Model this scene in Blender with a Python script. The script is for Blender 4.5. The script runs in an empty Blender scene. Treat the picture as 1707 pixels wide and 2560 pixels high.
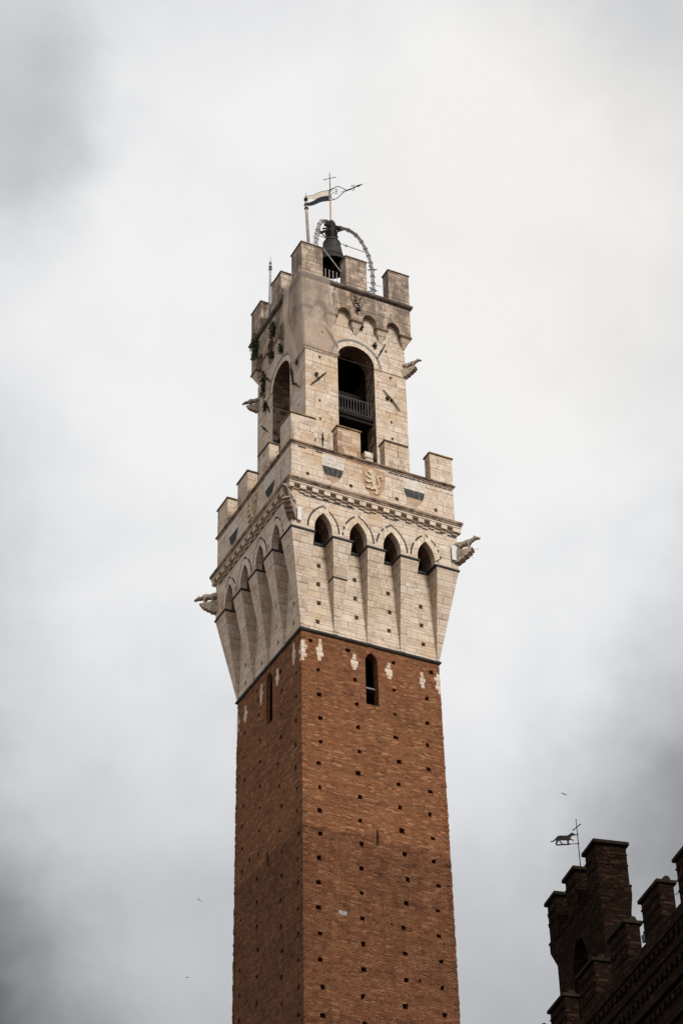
import bpy, bmesh, math, random
from mathutils import Vector, Matrix
from mathutils.geometry import tessellate_polygon
random.seed(7)
S = bpy.context.scene
COL = S.collection

# ---------------------------------------------------------------- camera
cam_d = bpy.data.cameras.new("Camera"); cam = bpy.data.objects.new("Camera", cam_d); COL.objects.link(cam)
RX = Vector((0.89674974, -0.44215177, -0.01848534)); UP = Vector((-0.25161761, -0.54378981, 0.80061303)); FW = Vector((0.36404461, 0.71329829, 0.59889655))
m = Matrix((RX, UP, -FW)).transposed().to_4x4(); m.translation = Vector((-37.6036, -74.5443, 1.5935))
cam.matrix_world = m
cam_d.sensor_fit = 'HORIZONTAL'; cam_d.sensor_width = 24.0; cam_d.lens = 74.10
cam_d.clip_start = 0.1; cam_d.clip_end = 6000
S.camera = cam
CAM = m.translation.copy()
S.view_settings.view_transform = 'Standard'; S.view_settings.look = 'None'; S.view_settings.gamma = 1.0
S.view_settings.exposure = 1.33

# ---------------------------------------------------------------- sun
SUN_TO = Vector((0.06, -0.75, 0.66)).normalized()
sl = bpy.data.lights.new("Sun", 'SUN'); sun = bpy.data.objects.new("Sun", sl); COL.objects.link(sun)
sl.energy = 1.5; sl.angle = math.radians(14); sl.color = (1.0, 0.94, 0.86)
sun.rotation_euler = (-SUN_TO).to_track_quat('-Z', 'Y').to_euler()

# ---------------------------------------------------------------- sky: overcast, darker banks of cloud round a brighter break
W = bpy.data.worlds.new("World"); S.world = W; W.use_nodes = True
nt = W.node_tree; nt.nodes.clear()
def N(t, **k):
    n = nt.nodes.new(t)
    for a, b in k.items(): setattr(n, a, b)
    return n
def L(a, b): nt.links.new(a, b)
def math_n(op, a, b=None, clamp=False):
    n = N('ShaderNodeMath', operation=op); n.use_clamp = clamp
    for i, q in enumerate((a, b)):
        if q is None: continue
        if isinstance(q, (int, float)): n.inputs[i].default_value = q
        else: L(q, n.inputs[i])
    return n.outputs[0]
tc = N('ShaderNodeTexCoord')
nz = N('ShaderNodeTexNoise'); nz.inputs['Scale'].default_value = 9; nz.inputs['Detail'].default_value = 5; nz.inputs['Roughness'].default_value = .55
L(tc.outputs['Generated'], nz.inputs['Vector'])
sub = N('ShaderNodeVectorMath', operation='SUBTRACT'); L(nz.outputs['Color'], sub.inputs[0]); sub.inputs[1].default_value = (.5, .5, .5)
scl = N('ShaderNodeVectorMath', operation='SCALE'); L(sub.outputs[0], scl.inputs[0]); scl.inputs['Scale'].default_value = .13
addv = N('ShaderNodeVectorMath', operation='ADD'); L(tc.outputs['Generated'], addv.inputs[0]); L(scl.outputs[0], addv.inputs[1])
nrm = N('ShaderNodeVectorMath', operation='NORMALIZE'); L(addv.outputs[0], nrm.inputs[0])
def sky_dir(px, py):          # a heading in the sky
    f = 5270.44
    return (RX * ((px - 853.5) / f) + UP * ((1280 - py) / f) + FW).normalized()
BANKS = [  # heading, inner radius (deg), outer radius (deg), how much light the bank takes away
    ((150, 225), 0.2, 3.4, .24), ((-120, 330), .5, 4.5, .14), ((1650, 40), .3, 4.5, .08), ((1800, 900), .3, 5.0, .05),
    ((-240, 2760), 1.6, 8.8, .76), ((-200, 2120), 0.3, 5.0, .46), ((40, 2480), .1, 1.3, -.25), ((420, 2700), .3, 3.2, .12),
    ((1880, 2020), .6, 6.8, .46), ((1500, 2800), .5, 5.0, .15), ((1720, 1450), .3, 3.4, .10), ((-100, 1350), .2, 4.2, .07),
]
def ang_map(vec, p, r0, r1, a, b):      # a within r0 degrees of a heading, b beyond r1
    d = N('ShaderNodeVectorMath', operation='DOT_PRODUCT'); L(vec, d.inputs[0]); d.inputs[1].default_value = sky_dir(*p)
    ac = math_n('ARCCOSINE', math_n('MINIMUM', d.outputs['Value'], 1.0))
    mr = N('ShaderNodeMapRange', interpolation_type='SMOOTHSTEP'); L(ac, mr.inputs['Value'])
    mr.inputs['From Min'].default_value = math.radians(r0); mr.inputs['From Max'].default_value = math.radians(r1)
    mr.inputs['To Min'].default_value = a; mr.inputs['To Max'].default_value = b
    return mr.outputs[0]
# a thin bright place in the overcast, greyer cloud round it, bright again farther round the sky
lum = math_n('SUBTRACT', 1.0, math_n('MULTIPLY', ang_map(nrm.outputs[0], (900, 860), 6, 19.5, 0., .42), ang_map(nrm.outputs[0], (880, 900), 26, 46, 1., 0.)))
for (p, r0, r1, amp) in BANKS:
    lum = math_n('MULTIPLY', lum, ang_map(nrm.outputs[0], p, r0, r1, 1.0 - amp, 1.0))
n2 = N('ShaderNodeTexNoise'); n2.inputs['Scale'].default_value = 15; n2.inputs['Detail'].default_value = 6; n2.inputs['Roughness'].default_value = .5
L(tc.outputs['Generated'], n2.inputs['Vector'])
r2 = N('ShaderNodeMapRange'); L(n2.outputs['Fac'], r2.inputs['Value'])
r2.inputs['From Min'].default_value = .3; r2.inputs['From Max'].default_value = .7; r2.inputs['To Min'].default_value = .94; r2.inputs['To Max'].default_value = 1.04
lum = math_n('MULTIPLY', lum, r2.outputs[0])
ramp = N('ShaderNodeValToRGB'); L(lum, ramp.inputs['Fac'])
ramp.color_ramp.elements[0].position = 0.0; ramp.color_ramp.elements[0].color = (0, 0, 0, 1)
ramp.color_ramp.elements[1].position = 1.0; ramp.color_ramp.elements[1].color = (.360, .3595, .3595, 1)
for pos, c in ((.3, (.104, .104, .106)), (.72, (.249, .254, .263))):
    e = ramp.color_ramp.elements.new(pos); e.color = (*c, 1)
sky = N('ShaderNodeTexSky', sky_type='NISHITA'); sky.sun_disc = False
sky.sun_elevation = math.asin(SUN_TO.z); sky.sun_rotation = math.atan2(SUN_TO.x, SUN_TO.y)
ss = N('ShaderNodeVectorMath', operation='SCALE'); L(sky.outputs[0], ss.inputs[0]); ss.inputs['Scale'].default_value = .06
mx = N('ShaderNodeMixRGB'); mx.inputs[0].default_value = .97; L(ss.outputs[0], mx.inputs[1])
warm = N('ShaderNodeMixRGB', blend_type='MULTIPLY'); L(ang_map(nrm.outputs[0], (1400, 520), 1.5, 9, 1., 0.), warm.inputs[0]); L(ramp.outputs[0], warm.inputs[1]); warm.inputs[2].default_value = (1.015, .99, .955, 1); L(warm.outputs[0], mx.inputs[2])
bg = N('ShaderNodeBackground'); bg.inputs['Strength'].default_value = 1.0; L(mx.outputs[0], bg.inputs['Color'])
wo = N('ShaderNodeOutputWorld'); L(bg.outputs[0], wo.inputs['Surface'])

# ---------------------------------------------------------------- materials
def new_mat(name):
    global nt
    mt = bpy.data.materials.new(name); mt.use_nodes = True; nt = mt.node_tree; nt.nodes.clear()
    out = N('ShaderNodeOutputMaterial'); b = N('ShaderNodeBsdfPrincipled'); L(b.outputs[0], out.inputs['Surface'])
    b.inputs['Specular IOR Level'].default_value = .2
    return mt, b
def noise(vec, scale, detail=4, rough=.55, dist=0):
    n = N('ShaderNodeTexNoise'); n.inputs['Scale'].default_value = scale; n.inputs['Detail'].default_value = detail
    n.inputs['Roughness'].default_value = rough; n.inputs['Distortion'].default_value = dist
    if vec is not None: L(vec, n.inputs['Vector'])
    return n
def remap(x, a, b, c=0., d=1., smooth=True):
    r = N('ShaderNodeMapRange', interpolation_type='SMOOTHSTEP' if smooth else 'LINEAR'); L(x, r.inputs['Value'])
    for k, q in zip(('From Min', 'From Max', 'To Min', 'To Max'), (a, b, c, d)): r.inputs[k].default_value = q
    return r.outputs[0]
def mix(fac, a, b, mode='MIX'):
    n = N('ShaderNodeMixRGB', blend_type=mode)
    for i, q in enumerate((fac, a, b)):
        if isinstance(q, (int, float)): n.inputs[i].default_value = q
        elif isinstance(q, tuple): n.inputs[i].default_value = (*q, 1)
        else: L(q, n.inputs[i])
    return n.outputs[0]
def ramp_n(fac, stops, const=False):
    r = N('ShaderNodeValToRGB'); L(fac, r.inputs[0]); cr = r.color_ramp
    if const: cr.interpolation = 'CONSTANT'
    while len(cr.elements) < len(stops): cr.elements.new(.5)
    for e, (p, c) in zip(cr.elements, stops): e.position = p; e.color = (*c, 1)
    return r.outputs[0]
def masonry(w, h, joint, wob=.012, vary=.5, hv=0.):
    """courses of blocks with a width of their own in every course; returns joint mask and random values per block"""
    uv = N('ShaderNodeUVMap'); uv.uv_map = 'UVMap'
    nn = noise(uv.outputs[0], 1.3, 3)
    s = N('ShaderNodeVectorMath', operation='SUBTRACT'); L(nn.outputs['Color'], s.inputs[0]); s.inputs[1].default_value = (.5, .5, .5)
    sc = N('ShaderNodeVectorMath', operation='SCALE'); L(s.outputs[0], sc.inputs[0]); sc.inputs['Scale'].default_value = wob * 2
    ad = N('ShaderNodeVectorMath', operation='ADD'); L(uv.outputs[0], ad.inputs[0]); L(sc.outputs[0], ad.inputs[1])
    sp = N('ShaderNodeSeparateXYZ'); L(ad.outputs[0], sp.inputs[0])
    v = math_n('DIVIDE', sp.outputs[1], h); v = math_n('ADD', v, math_n('MULTIPLY', math_n('SINE', math_n('MULTIPLY', v, 1.37)), hv)); row = math_n('FLOOR', v); fv = math_n('SUBTRACT', v, row)
    wr = N('ShaderNodeTexWhiteNoise', noise_dimensions='1D'); L(row, wr.inputs['W'])
    wr2 = N('ShaderNodeTexWhiteNoise', noise_dimensions='1D'); L(math_n('ADD', row, 311.7), wr2.inputs['W'])
    wid = math_n('MULTIPLY', math_n('ADD', math_n('MULTIPLY', wr.outputs['Value'], vary), 1 - vary / 2), w)
    u = math_n('ADD', math_n('DIVIDE', sp.outputs[0], wid), math_n('MULTIPLY', wr2.outputs['Value'], 7.0))
    # uneven lengths along the course
    u = math_n('ADD', u, math_n('MULTIPLY', math_n('SINE', math_n('ADD', math_n('MULTIPLY', u, 2.1), row)), .22))
    cell = math_n('FLOOR', u); fu = math_n('SUBTRACT', u, cell)
    cx = N('ShaderNodeCombineXYZ'); L(cell, cx.inputs[0]); L(row, cx.inputs[1])
    wn = N('ShaderNodeTexWhiteNoise', noise_dimensions='2D'); L(cx.outputs[0], wn.inputs['Vector'])
    sc2 = N('ShaderNodeSeparateXYZ'); L(wn.outputs['Color'], sc2.inputs[0])
    du = math_n('MULTIPLY', math_n('MINIMUM', fu, math_n('SUBTRACT', 1.0, fu)), wid)
    dv = math_n('MULTIPLY', math_n('MINIMUM', fv, math_n('SUBTRACT', 1.0, fv)), h)
    dist = math_n('MINIMUM', du, dv)
    jm = remap(dist, joint * .45, joint, 1., 0.)
    return dict(uv=uv.outputs[0], joint=jm, r1=wn.outputs['Value'], r2=sc2.outputs[1], r3=sc2.outputs[2], dist=dist)
def bump(b, height, strength=.4, distance=.03):
    bp = N('ShaderNodeBump'); bp.inputs['Strength'].default_value = strength; bp.inputs['Distance'].default_value = distance
    L(height, bp.inputs['Height']); L(bp.outputs[0], b.inputs['Normal'])

def stone_mat(name, pal, weather=.1, ochre=.25, w=.52, h=.235, joint=.017, grime=(.125, .098, .078), jointc=(.15, .105, .07), block_grey=0., wscale=1.2, js=1.):
    mt, b = new_mat(name); k = masonry(w, h, joint, .016, .95, .42)
    c = ramp_n(k['r1'], pal)
    geo = N('ShaderNodeNewGeometry'); pos = geo.outputs['Position']
    big = noise(pos, .55, 5, .6); mid = noise(pos, 2.6, 6, .65); fine = noise(pos, 11, 5, .7)
    c = mix(math_n('MULTIPLY', remap(fine.outputs['Fac'], .35, .72), .38), c, mix(1.0, c, (.80, .70, .60), 'MULTIPLY'))
    c = mix(math_n('MULTIPLY', remap(big.outputs['Fac'], .48, .68), ochre), c, (.43, .285, .155))
    c = mix(math_n('MULTIPLY', remap(mid.outputs['Fac'], .52, .75), ochre * 1.1), c, (.36, .235, .14))
    c = mix(math_n('MULTIPLY', remap(k['r3'], .86, .99), .42), c, (.37, .255, .18))
    # dark crust: patches and rain streaks
    mp = N('ShaderNodeMapping'); L(pos, mp.inputs[0]); mp.inputs['Scale'].default_value = (2.6, 2.6, .35)
    streak = noise(mp.outputs[0], 1.0, 5, .6); crust = noise(pos, wscale, 8, .72)
    cm = math_n('MULTIPLY', remap(math_n('ADD', math_n('MULTIPLY', streak.outputs['Fac'], .45), math_n('MULTIPLY', crust.outputs['Fac'], .55)), .61 - .28 * weather, .72 - .28 * weather), min(1., .45 + weather))
    if block_grey: cm = math_n('MAXIMUM', cm, math_n('MULTIPLY', remap(k['r2'], 1 - block_grey, 1.), .55))
    c = mix(math_n('MULTIPLY', cm, .82), c, grime)
    pits = noise(pos, 17, 4, .8)
    c = mix(math_n('MULTIPLY', remap(pits.outputs['Fac'], .58, .70), .6), c, (.20, .14, .095))
    jn = noise(pos, 2.0, 3)
    c = mix(math_n('MULTIPLY', k['joint'], remap(jn.outputs['Fac'], .36, .62, .10 * js, min(.95, .80 * js))), c, jointc)
    L(c, b.inputs['Base Color']); b.inputs['Roughness'].default_value = .92
    hh = math_n('ADD', math_n('MULTIPLY', k['joint'], -1.0), math_n('ADD', math_n('MULTIPLY', fine.outputs['Fac'], .9), math_n('MULTIPLY', k['r2'], .35)))
    bump(b, hh, .55, .03)
    return mt
PAL = [(0, (.44, .355, .285)), (.3, (.53, .445, .36)), (.65, (.57, .485, .40)), (.92, (.53, .45, .375)), (1, (.63, .56, .48))]
PAL2 = [(0, (.29, .225, .18)), (.3, (.38, .30, .24)), (.65, (.44, .355, .285)), (1, (.52, .44, .36))]
PALR = [(0, (.25, .14, .09)), (.3, (.33, .215, .15)), (.5, (.45, .345, .26)), (1, (.54, .45, .36))]
M = {}
M['stone'] = stone_mat('travertine', PAL, .20, .5, w=.5, h=.225)
M['ring'] = stone_mat('pale_arch_stone', [(0, (.52, .435, .34)), (1, (.62, .54, .44))], .05, .3, w=.3, h=.3)
M['stone_top'] = stone_mat('travertine_weathered', PAL2, .60, .38, w=.44, wscale=1.9, js=1.6, jointc=(.10, .07, .05))
M['stone_belfry'] = stone_mat('travertine_belfry', PAL, .24, .52, w=.46, h=.21)
M['merlon'] = stone_mat('travertine_merlon', PAL, .36, .5, w=.44, h=.21, jointc=(.13, .08, .055), js=1.3)
M['merlon_top'] = stone_mat('travertine_merlon_grey', PAL2, .60, .35, w=.40, h=.2, block_grey=.3, js=2.2, jointc=(.085, .062, .048), joint=.022)
M['merlon_patch'] = stone_mat('travertine_and_brick_patching', PALR, .2, .4, w=.42, h=.21)
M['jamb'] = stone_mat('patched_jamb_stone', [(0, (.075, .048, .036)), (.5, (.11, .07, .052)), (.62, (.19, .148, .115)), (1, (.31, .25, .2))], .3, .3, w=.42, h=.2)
M['inner'] = stone_mat('shaded_brick_lining', [(0, (.085, .05, .035)), (.5, (.12, .07, .05)), (.85, (.16, .10, .072)), (1, (.25, .19, .145))], .5, .2, w=.34, h=.13)  # dark brick, colour deepened so the arch interiors read as shaded

def plain(name, col, var=.35, rough=.8, scale=6, metal=0., dark=None, bumpy=.3, spec=.1):
    mt, b = new_mat(name); b.inputs['Specular IOR Level'].default_value = spec; geo = N('ShaderNodeNewGeometry')
    n1 = noise(geo.outputs['Position'], scale, 6, .65); n0 = noise(geo.outputs['Position'], scale * .23, 4, .6)
    dk = dark or tuple(q * (1 - var) for q in col); lt = tuple(min(1, q * (1 + var * .6)) for q in col)
    c = mix(remap(n1.outputs['Fac'], .3, .7), dk, col); c = mix(math_n('MULTIPLY', remap(n0.outputs['Fac'], .45, .7), .6), c, lt)
    L(c, b.inputs['Base Color']); b.inputs['Roughness'].default_value = rough; b.inputs['Metallic'].default_value = metal
    if bumpy: bump(b, n1.outputs['Fac'], bumpy, .02)
    return mt
M['cornice'] = plain('lichened_cornice_stone', (.30, .225, .16), .4, .95, 3, dark=(.055, .042, .035))
M['cornice_dark'] = plain('blackened_cornice_stone', (.13, .10, .08), .5, .95, 3, dark=(.03, .025, .023))
M['slate'] = plain('dark_serpentine', (.060, .060, .060), .5, .85, 5)
M['grey_stone'] = plain('grey_pietra_serena', (.20, .205, .205), .35, .85, 5)
M['iron'] = plain('wrought_iron', (.026, .022, .02), .4, .85, 9, spec=.04)
M['rust'] = plain('rusted_iron', (.075, .042, .03), .4, .85, 9)
M['zinc'] = plain('weathered_zinc', (.35, .335, .33), .35, .6, 8, .2)
M['bronze'] = plain('dark_bronze', (.040, .039, .034), .6, .65, 4, .3, bumpy=.15, dark=(.016, .015, .014))
M['wood'] = plain('grey_old_timber', (.27, .235, .21), .4, .9, 7)
M['dark_wood'] = plain('dark_timber', (.022, .019, .017), .4, .9, 6, spec=.03)
M['lichen'] = plain('lichened_coping', (.30, .205, .10), .5, .95, 8, dark=(.075, .05, .03))
M['coping'] = plain('grey_coping_stone', (.20, .15, .11), .5, .95, 6, dark=(.06, .047, .038))
M['sculpt'] = plain('weathered_marble', (.36, .29, .225), .5, .9, 5, dark=(.15, .12, .095))
M['white_marble'] = plain('white_marble', (.56, .51, .45), .3, .85, 5)
M['faded_brick'] = plain('faded_brick_inlay', (.40, .27, .19), .35, .9, 7, dark=(.30, .20, .14))
M['white_paint'] = plain('white_painted_metal', (.56, .56, .54), .12, .5, 6, bumpy=0)
M['rail'] = plain('pale_painted_iron', (.12, .118, .12), .2, .7, 6, bumpy=0)
M['redbrick'] = plain('red_brick_panel', (.33, .165, .10), .4, .9, 7)
M['gold_iron'] = plain('gilded_iron', (.36, .23, .10), .4, .55, 6, .3, bumpy=0)
M['ivory'] = plain('ivory_painted_sheet', (.62, .545, .46), .15, .6, 5, bumpy=0)
M['black'] = plain('black_painted_sheet', (.018, .024, .032), .3, .5, 5, bumpy=0)
M['soot'] = plain('dark_iron_sheet', (.02, .018, .018), .3, .7, 8)
M['feather'] = plain('dark_plumage', (.022, .019, .018), .3, .8, 30, bumpy=0)
M['glass_lamp'] = plain('lamp_housing', (.05, .055, .055), .3, .5, 5, bumpy=0)
M['ochre'] = plain('lichened_marble', (.54, .46, .355), .3, .9, 7, dark=(.36, .275, .17))
M['arms_field'] = plain('red_and_ochre_field', (.31, .185, .12), .3, .9, 3.2, dark=(.37, .28, .17))

def brick_mat(name, pal, joint_c, w=.215, h=.069, phase=True, dirt=.35, dark=1.0):
    mt, b = new_mat(name); k = masonry(w, h, .013, .006, .15)
    c = ramp_n(k['r1'], pal); geo = N('ShaderNodeNewGeometry'); pos = geo.outputs['Position']
    big = noise(pos, .30, 6, .62); mid = noise(pos, 1.7, 6, .66)
    c = mix(math_n('MULTIPLY', remap(big.outputs['Fac'], .42, .66), .55), c, mix(1.0, c, (.62, .60, .60), 'MULTIPLY'))
    c = mix(math_n('MULTIPLY', remap(mid.outputs['Fac'], .5, .72), .55), c, mix(1.0, c, (1.34, 1.34, 1.25), 'MULTIPLY'))
    mp = N('ShaderNodeMapping'); L(pos, mp.inputs[0]); mp.inputs['Scale'].default_value = (3.2, 3.2, .12)
    st = noise(mp.outputs[0], 1.0, 5, .6)
    c = mix(math_n('MULTIPLY', remap(st.outputs['Fac'], .52, .72), dirt), c, mix(1.0, c, (.5, .48, .48), 'MULTIPLY'))
    rowt = noise(None, 1.0, 2); cmb = N('ShaderNodeMapping'); L(k['uv'], cmb.inputs[0]); cmb.inputs['Scale'].default_value = (.35, 5.5, 1); L(cmb.outputs[0], rowt.inputs['Vector'])
    c = mix(math_n('MULTIPLY', remap(rowt.outputs['Fac'], .48, .66), .65), c, mix(1.0, c, (.56, .52, .52), 'MULTIPLY'))
    if phase:   # a later building phase in duskier brick below this course
        sp = N('ShaderNodeSeparateXYZ'); L(pos, sp.inputs[0])
        rag = noise(pos, .8, 5, .65); zz = math_n('ADD', sp.outputs[2], math_n('ADD', math_n('MULTIPLY', mid.outputs['Fac'], .45), math_n('MULTIPLY', rag.outputs['Fac'], .9)))
        c = mix(math_n('MULTIPLY', remap(zz, 44.78, 45.02, 1., 0.), remap(rag.outputs['Fac'], .32, .62, .68, 1.)), c, mix(1.0, c, (.54, .50, .50), 'MULTIPLY'))
    jn = noise(pos, 3, 4)
    c = mix(math_n('MULTIPLY', k['joint'], remap(jn.outputs['Fac'], .35, .7, .25, .9)), c, joint_c)
    L(c, b.inputs['Base Color']); b.inputs['Roughness'].default_value = .95; b.inputs['Specular IOR Level'].default_value = .08 if phase else .03
    hh = math_n('ADD', math_n('MULTIPLY', k['joint'], -1.0), math_n('ADD', math_n('MULTIPLY', k['r2'], .8), math_n('MULTIPLY', mid.outputs['Fac'], .5)))
    bump(b, hh, .5, .02)
    return mt
BP = [(0, (.095, .036, .017)), (.2, (.138, .053, .024)), (.6, (.168, .066, .029)), (.88, (.195, .081, .037)), (1, (.30, .155, .078))]
M['brick'] = brick_mat('red_brick', BP, (.22, .125, .072))
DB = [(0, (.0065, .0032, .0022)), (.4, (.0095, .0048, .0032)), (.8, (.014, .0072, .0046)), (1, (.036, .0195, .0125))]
M['shaded_brick'] = brick_mat('shade_toned_brick', DB, (.020, .0135, .0098), phase=False)  # palace brick: its backlit shade and lens falloff are put into the colour
M['dark_cap'] = plain('dark_tile_coping', (.024, .018, .0115), .5, .95, 8, dark=(.009, .0075, .006), spec=.03)

def leaf_mat(name, a, b_):
    mt, b = new_mat(name); geo = N('ShaderNodeNewGeometry'); n1 = noise(geo.outputs['Position'], 7, 4)
    L(mix(remap(n1.outputs['Fac'], .35, .65), a, b_), b.inputs['Base Color']); b.inputs['Roughness'].default_value = .7
    return mt
M['leaf'] = leaf_mat('foliage', (.022, .032, .014), (.06, .075, .03))
M['leaf_dry'] = leaf_mat('yellowing_foliage', (.07, .06, .028), (.12, .105, .045))

mt, b = new_mat('fine_netting')
out = [n for n in nt.nodes if n.type == 'OUTPUT_MATERIAL'][0]
nt.nodes.remove(b)
df = N('ShaderNodeBsdfDiffuse'); tl = N('ShaderNodeBsdfTranslucent'); tr = N('ShaderNodeBsdfTransparent')
geo = N('ShaderNodeNewGeometry'); fold = noise(geo.outputs['Position'], 1.1, 4, .6)
cc = mix(remap(fold.outputs['Fac'], .35, .65), (.55, .465, .39), (.60, .51, .435)); L(cc, df.inputs[0]); L(cc, tl.inputs[0])
m1 = N('ShaderNodeMixShader'); m1.inputs[0].default_value = .45; L(df.outputs[0], m1.inputs[1]); L(tl.outputs[0], m1.inputs[2])
m2 = N('ShaderNodeMixShader'); m2.inputs[0].default_value = .54; L(m1.outputs[0], m2.inputs[1]); L(tr.outputs[0], m2.inputs[2])
L(m2.outputs[0], out.inputs['Surface']); M['net'] = mt

mt, b = new_mat('brick_paving'); k = masonry(.28, .14, .012); geo = N('ShaderNodeNewGeometry'); n1 = noise(geo.outputs['Position'], .4, 5)
c = ramp_n(k['r1'], [(0, (.11, .065, .045)), (1, (.17, .10, .07))]); c = mix(remap(n1.outputs['Fac'], .4, .65), c, (.10, .085, .075)); c = mix(k['joint'], c, (.07, .06, .05))
L(c, b.inputs['Base Color']); b.inputs['Roughness'].default_value = .9; M['paving'] = mt

# ---------------------------------------------------------------- mesh helpers
def rotk(k): return Matrix.Rotation(-math.pi / 2 * k, 4, 'Z')   # 0: front face (-Y), 1: left face (-X), 2: back, 3: right
class MB:
    def __init__(s, T=None): s.v = []; s.f = []; s.T = T or Matrix.Identity(4); s.smooth = False
    def pt(s, p): s.v.append(s.T @ Vector(p)); return len(s.v) - 1
    def face(s, pts): s.f.append([s.pt(p) for p in pts])
    def side(s, k): s.T = rotk(k); return s
    # face coordinates: u along the wall (rightwards), d distance of the plane from the axis, z height
    def fq(s, pts): s.face([(u, -d, z) for (u, d, z) in pts])
    def box(s, x0, x1, y0, y1, z0, z1):
        P = [(x0, y0, z0), (x1, y0, z0), (x1, y1, z0), (x0, y1, z0), (x0, y0, z1), (x1, y0, z1), (x1, y1, z1), (x0, y1, z1)]
        i = [s.pt(p) for p in P]
        for q in ((0, 3, 2, 1), (4, 5, 6, 7), (0, 1, 5, 4), (1, 2, 6, 5), (2, 3, 7, 6), (3, 0, 4, 7)): s.f.append([i[j] for j in q])
    def fbox(s, u0, u1, d0, d1, z0, z1): s.box(u0, u1, -d1, -d0, z0, z1)
    def hexa(s, lo, hi):           # two quads (4 pts each, same winding seen from above ccw)
        i = [s.pt(p) for p in list(lo) + list(hi)]
        for q in ((3, 2, 1, 0), (4, 5, 6, 7), (0, 1, 5, 4), (1, 2, 6, 5), (2, 3, 7, 6), (3, 0, 4, 7)): s.f.append([i[j] for j in q])
    def wall(s, outer, holes=(), d=3.5, depth=.5, open_back=False):
        df = d if callable(d) else (lambda z: d)
        loops = [outer] + [h[0] if isinstance(h, tuple) else h for h in holes]
        if len(loops) == 1 and len(outer) == 4: s.fq([(u, df(z), z) for u, z in outer])
        else:
            flat = [p for l in loops for p in l]
            idx = [s.pt((u, -df(z), z)) for u, z in flat]
            for t in tessellate_polygon([[Vector((u, z, 0)) for u, z in l] for l in loops]): s.f.append([idx[j] for j in t])
        for h in holes:
            poly, dp, op = h if isinstance(h, tuple) else (h, depth, open_back)
            n = len(poly)
            for i in range(n):
                (a, b_), (c, e) = poly[i], poly[(i + 1) % n]
                s.fq([(a, df(b_), b_), (c, df(e), e), (c, df(e) - dp, e), (a, df(b_) - dp, b_)])
            if not op: s.fq([(u, df(z) - dp, z) for u, z in poly])
    def prism(s, poly, d0, d1):     # flat outline in the wall plane given a thickness
        n = len(poly); a = [s.pt((u, -d0, z)) for u, z in poly]; c = [s.pt((u, -d1, z)) for u, z in poly]
        for t in tessellate_polygon([[Vector((u, z, 0)) for u, z in poly]]):
            s.f.append([c[j] for j in t]); s.f.append([a[j] for j in reversed(t)])
        for i in range(n): s.f.append([a[i], a[(i + 1) % n], c[(i + 1) % n], c[i]])
    def ring(s, prof, closed=False):   # profile of (d, z) swept round the square
        T = s.T
        for k in range(4):
            s.T = rotk(k)
            for (d0, z0), (d1, z1) in zip(prof, prof[1:]):
                s.fq([(-d0, d0, z0), (d0, d0, z0), (d1, d1, z1), (-d1, d1, z1)])
        s.T = T
    def tube(s, pts, r, n=8, caps=True, flat=None):
        pts = [Vector(p) for p in pts]; m_ = len(pts); rs = r if isinstance(r, (list, tuple)) else [r] * m_
        rings = []; ref = None
        for i, p in enumerate(pts):
            t = (pts[min(i + 1, m_ - 1)] - pts[max(i - 1, 0)]).normalized()
            if ref is None: ref = t.cross(Vector((0, 0, 1))) if abs(t.z) < .95 else t.cross(Vector((1, 0, 0)))
            x = (ref - t * ref.dot(t)).normalized(); y = t.cross(x); ref = x
            rr = rs[i]; ra, rb = rr if isinstance(rr, tuple) else (rr, rr)
            rings.append([s.pt(p + x * ra * math.cos(2 * math.pi * j / n) + y * rb * math.sin(2 * math.pi * j / n)) for j in range(n)])
        for a, c in zip(rings, rings[1:]):
            for j in range(n): s.f.append([a[j], a[(j + 1) % n], c[(j + 1) % n], c[j]])
        if caps: s.f.append(rings[0][::-1]); s.f.append(rings[-1])
    def lathe(s, prof, c=(0, 0), n=32):
        rs = [[s.pt((c[0] + r * math.cos(2 * math.pi * j / n), c[1] + r * math.sin(2 * math.pi * j / n), z)) for j in range(n)] for r, z in prof]
        for a, b_ in zip(rs, rs[1:]):
            for j in range(n): s.f.append([a[j], a[(j + 1) % n], b_[(j + 1) % n], b_[j]])
    def ball(s, c, r, n=8):
        rr = r if isinstance(r, tuple) else (r, r, r); g = []
        for i in range(n + 1):
            th = math.pi * i / n
            g.append([s.pt((c[0] + rr[0] * math.sin(th) * math.cos(2 * math.pi * j / n), c[1] + rr[1] * math.sin(th) * math.sin(2 * math.pi * j / n), c[2] + rr[2] * math.cos(th))) for j in range(n)])
        for a, b_ in zip(g, g[1:]):
            for j in range(n): s.f.append([a[j], b_[j], b_[(j + 1) % n], a[(j + 1) % n]])
    def build(s, name, mat, parent=None, smooth=False, bevel=0, remesh=0, fixn=True):
        me = bpy.data.meshes.new(name); me.from_pydata([tuple(p) for p in s.v], [], s.f); me.update()
        if fixn:
            bm = bmesh.new(); bm.from_mesh(me); bmesh.ops.remove_doubles(bm, verts=bm.verts, dist=1e-5)
            bmesh.ops.recalc_face_normals(bm, faces=bm.faces); bm.to_mesh(me); bm.free(); me.update()
        uv = me.uv_layers.new(name='UVMap').data
        for p in me.polygons:
            n = p.normal; ax, ay, az = abs(n.x), abs(n.y), abs(n.z)
            for li in p.loop_indices:
                c = me.vertices[me.loops[li].vertex_index].co
                if az > 1.2 * max(ax, ay): uv[li].uv = (c.x + 5.3, c.y + 2.7)
                elif ax > ay: uv[li].uv = (c.y + 37.3, c.z)
                else: uv[li].uv = (c.x, c.z)
            p.use_smooth = smooth
        me.materials.append(M[mat] if isinstance(mat, str) else mat)
        o = bpy.data.objects.new(name, me); COL.objects.link(o)
        if parent: o.parent = parent
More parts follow.
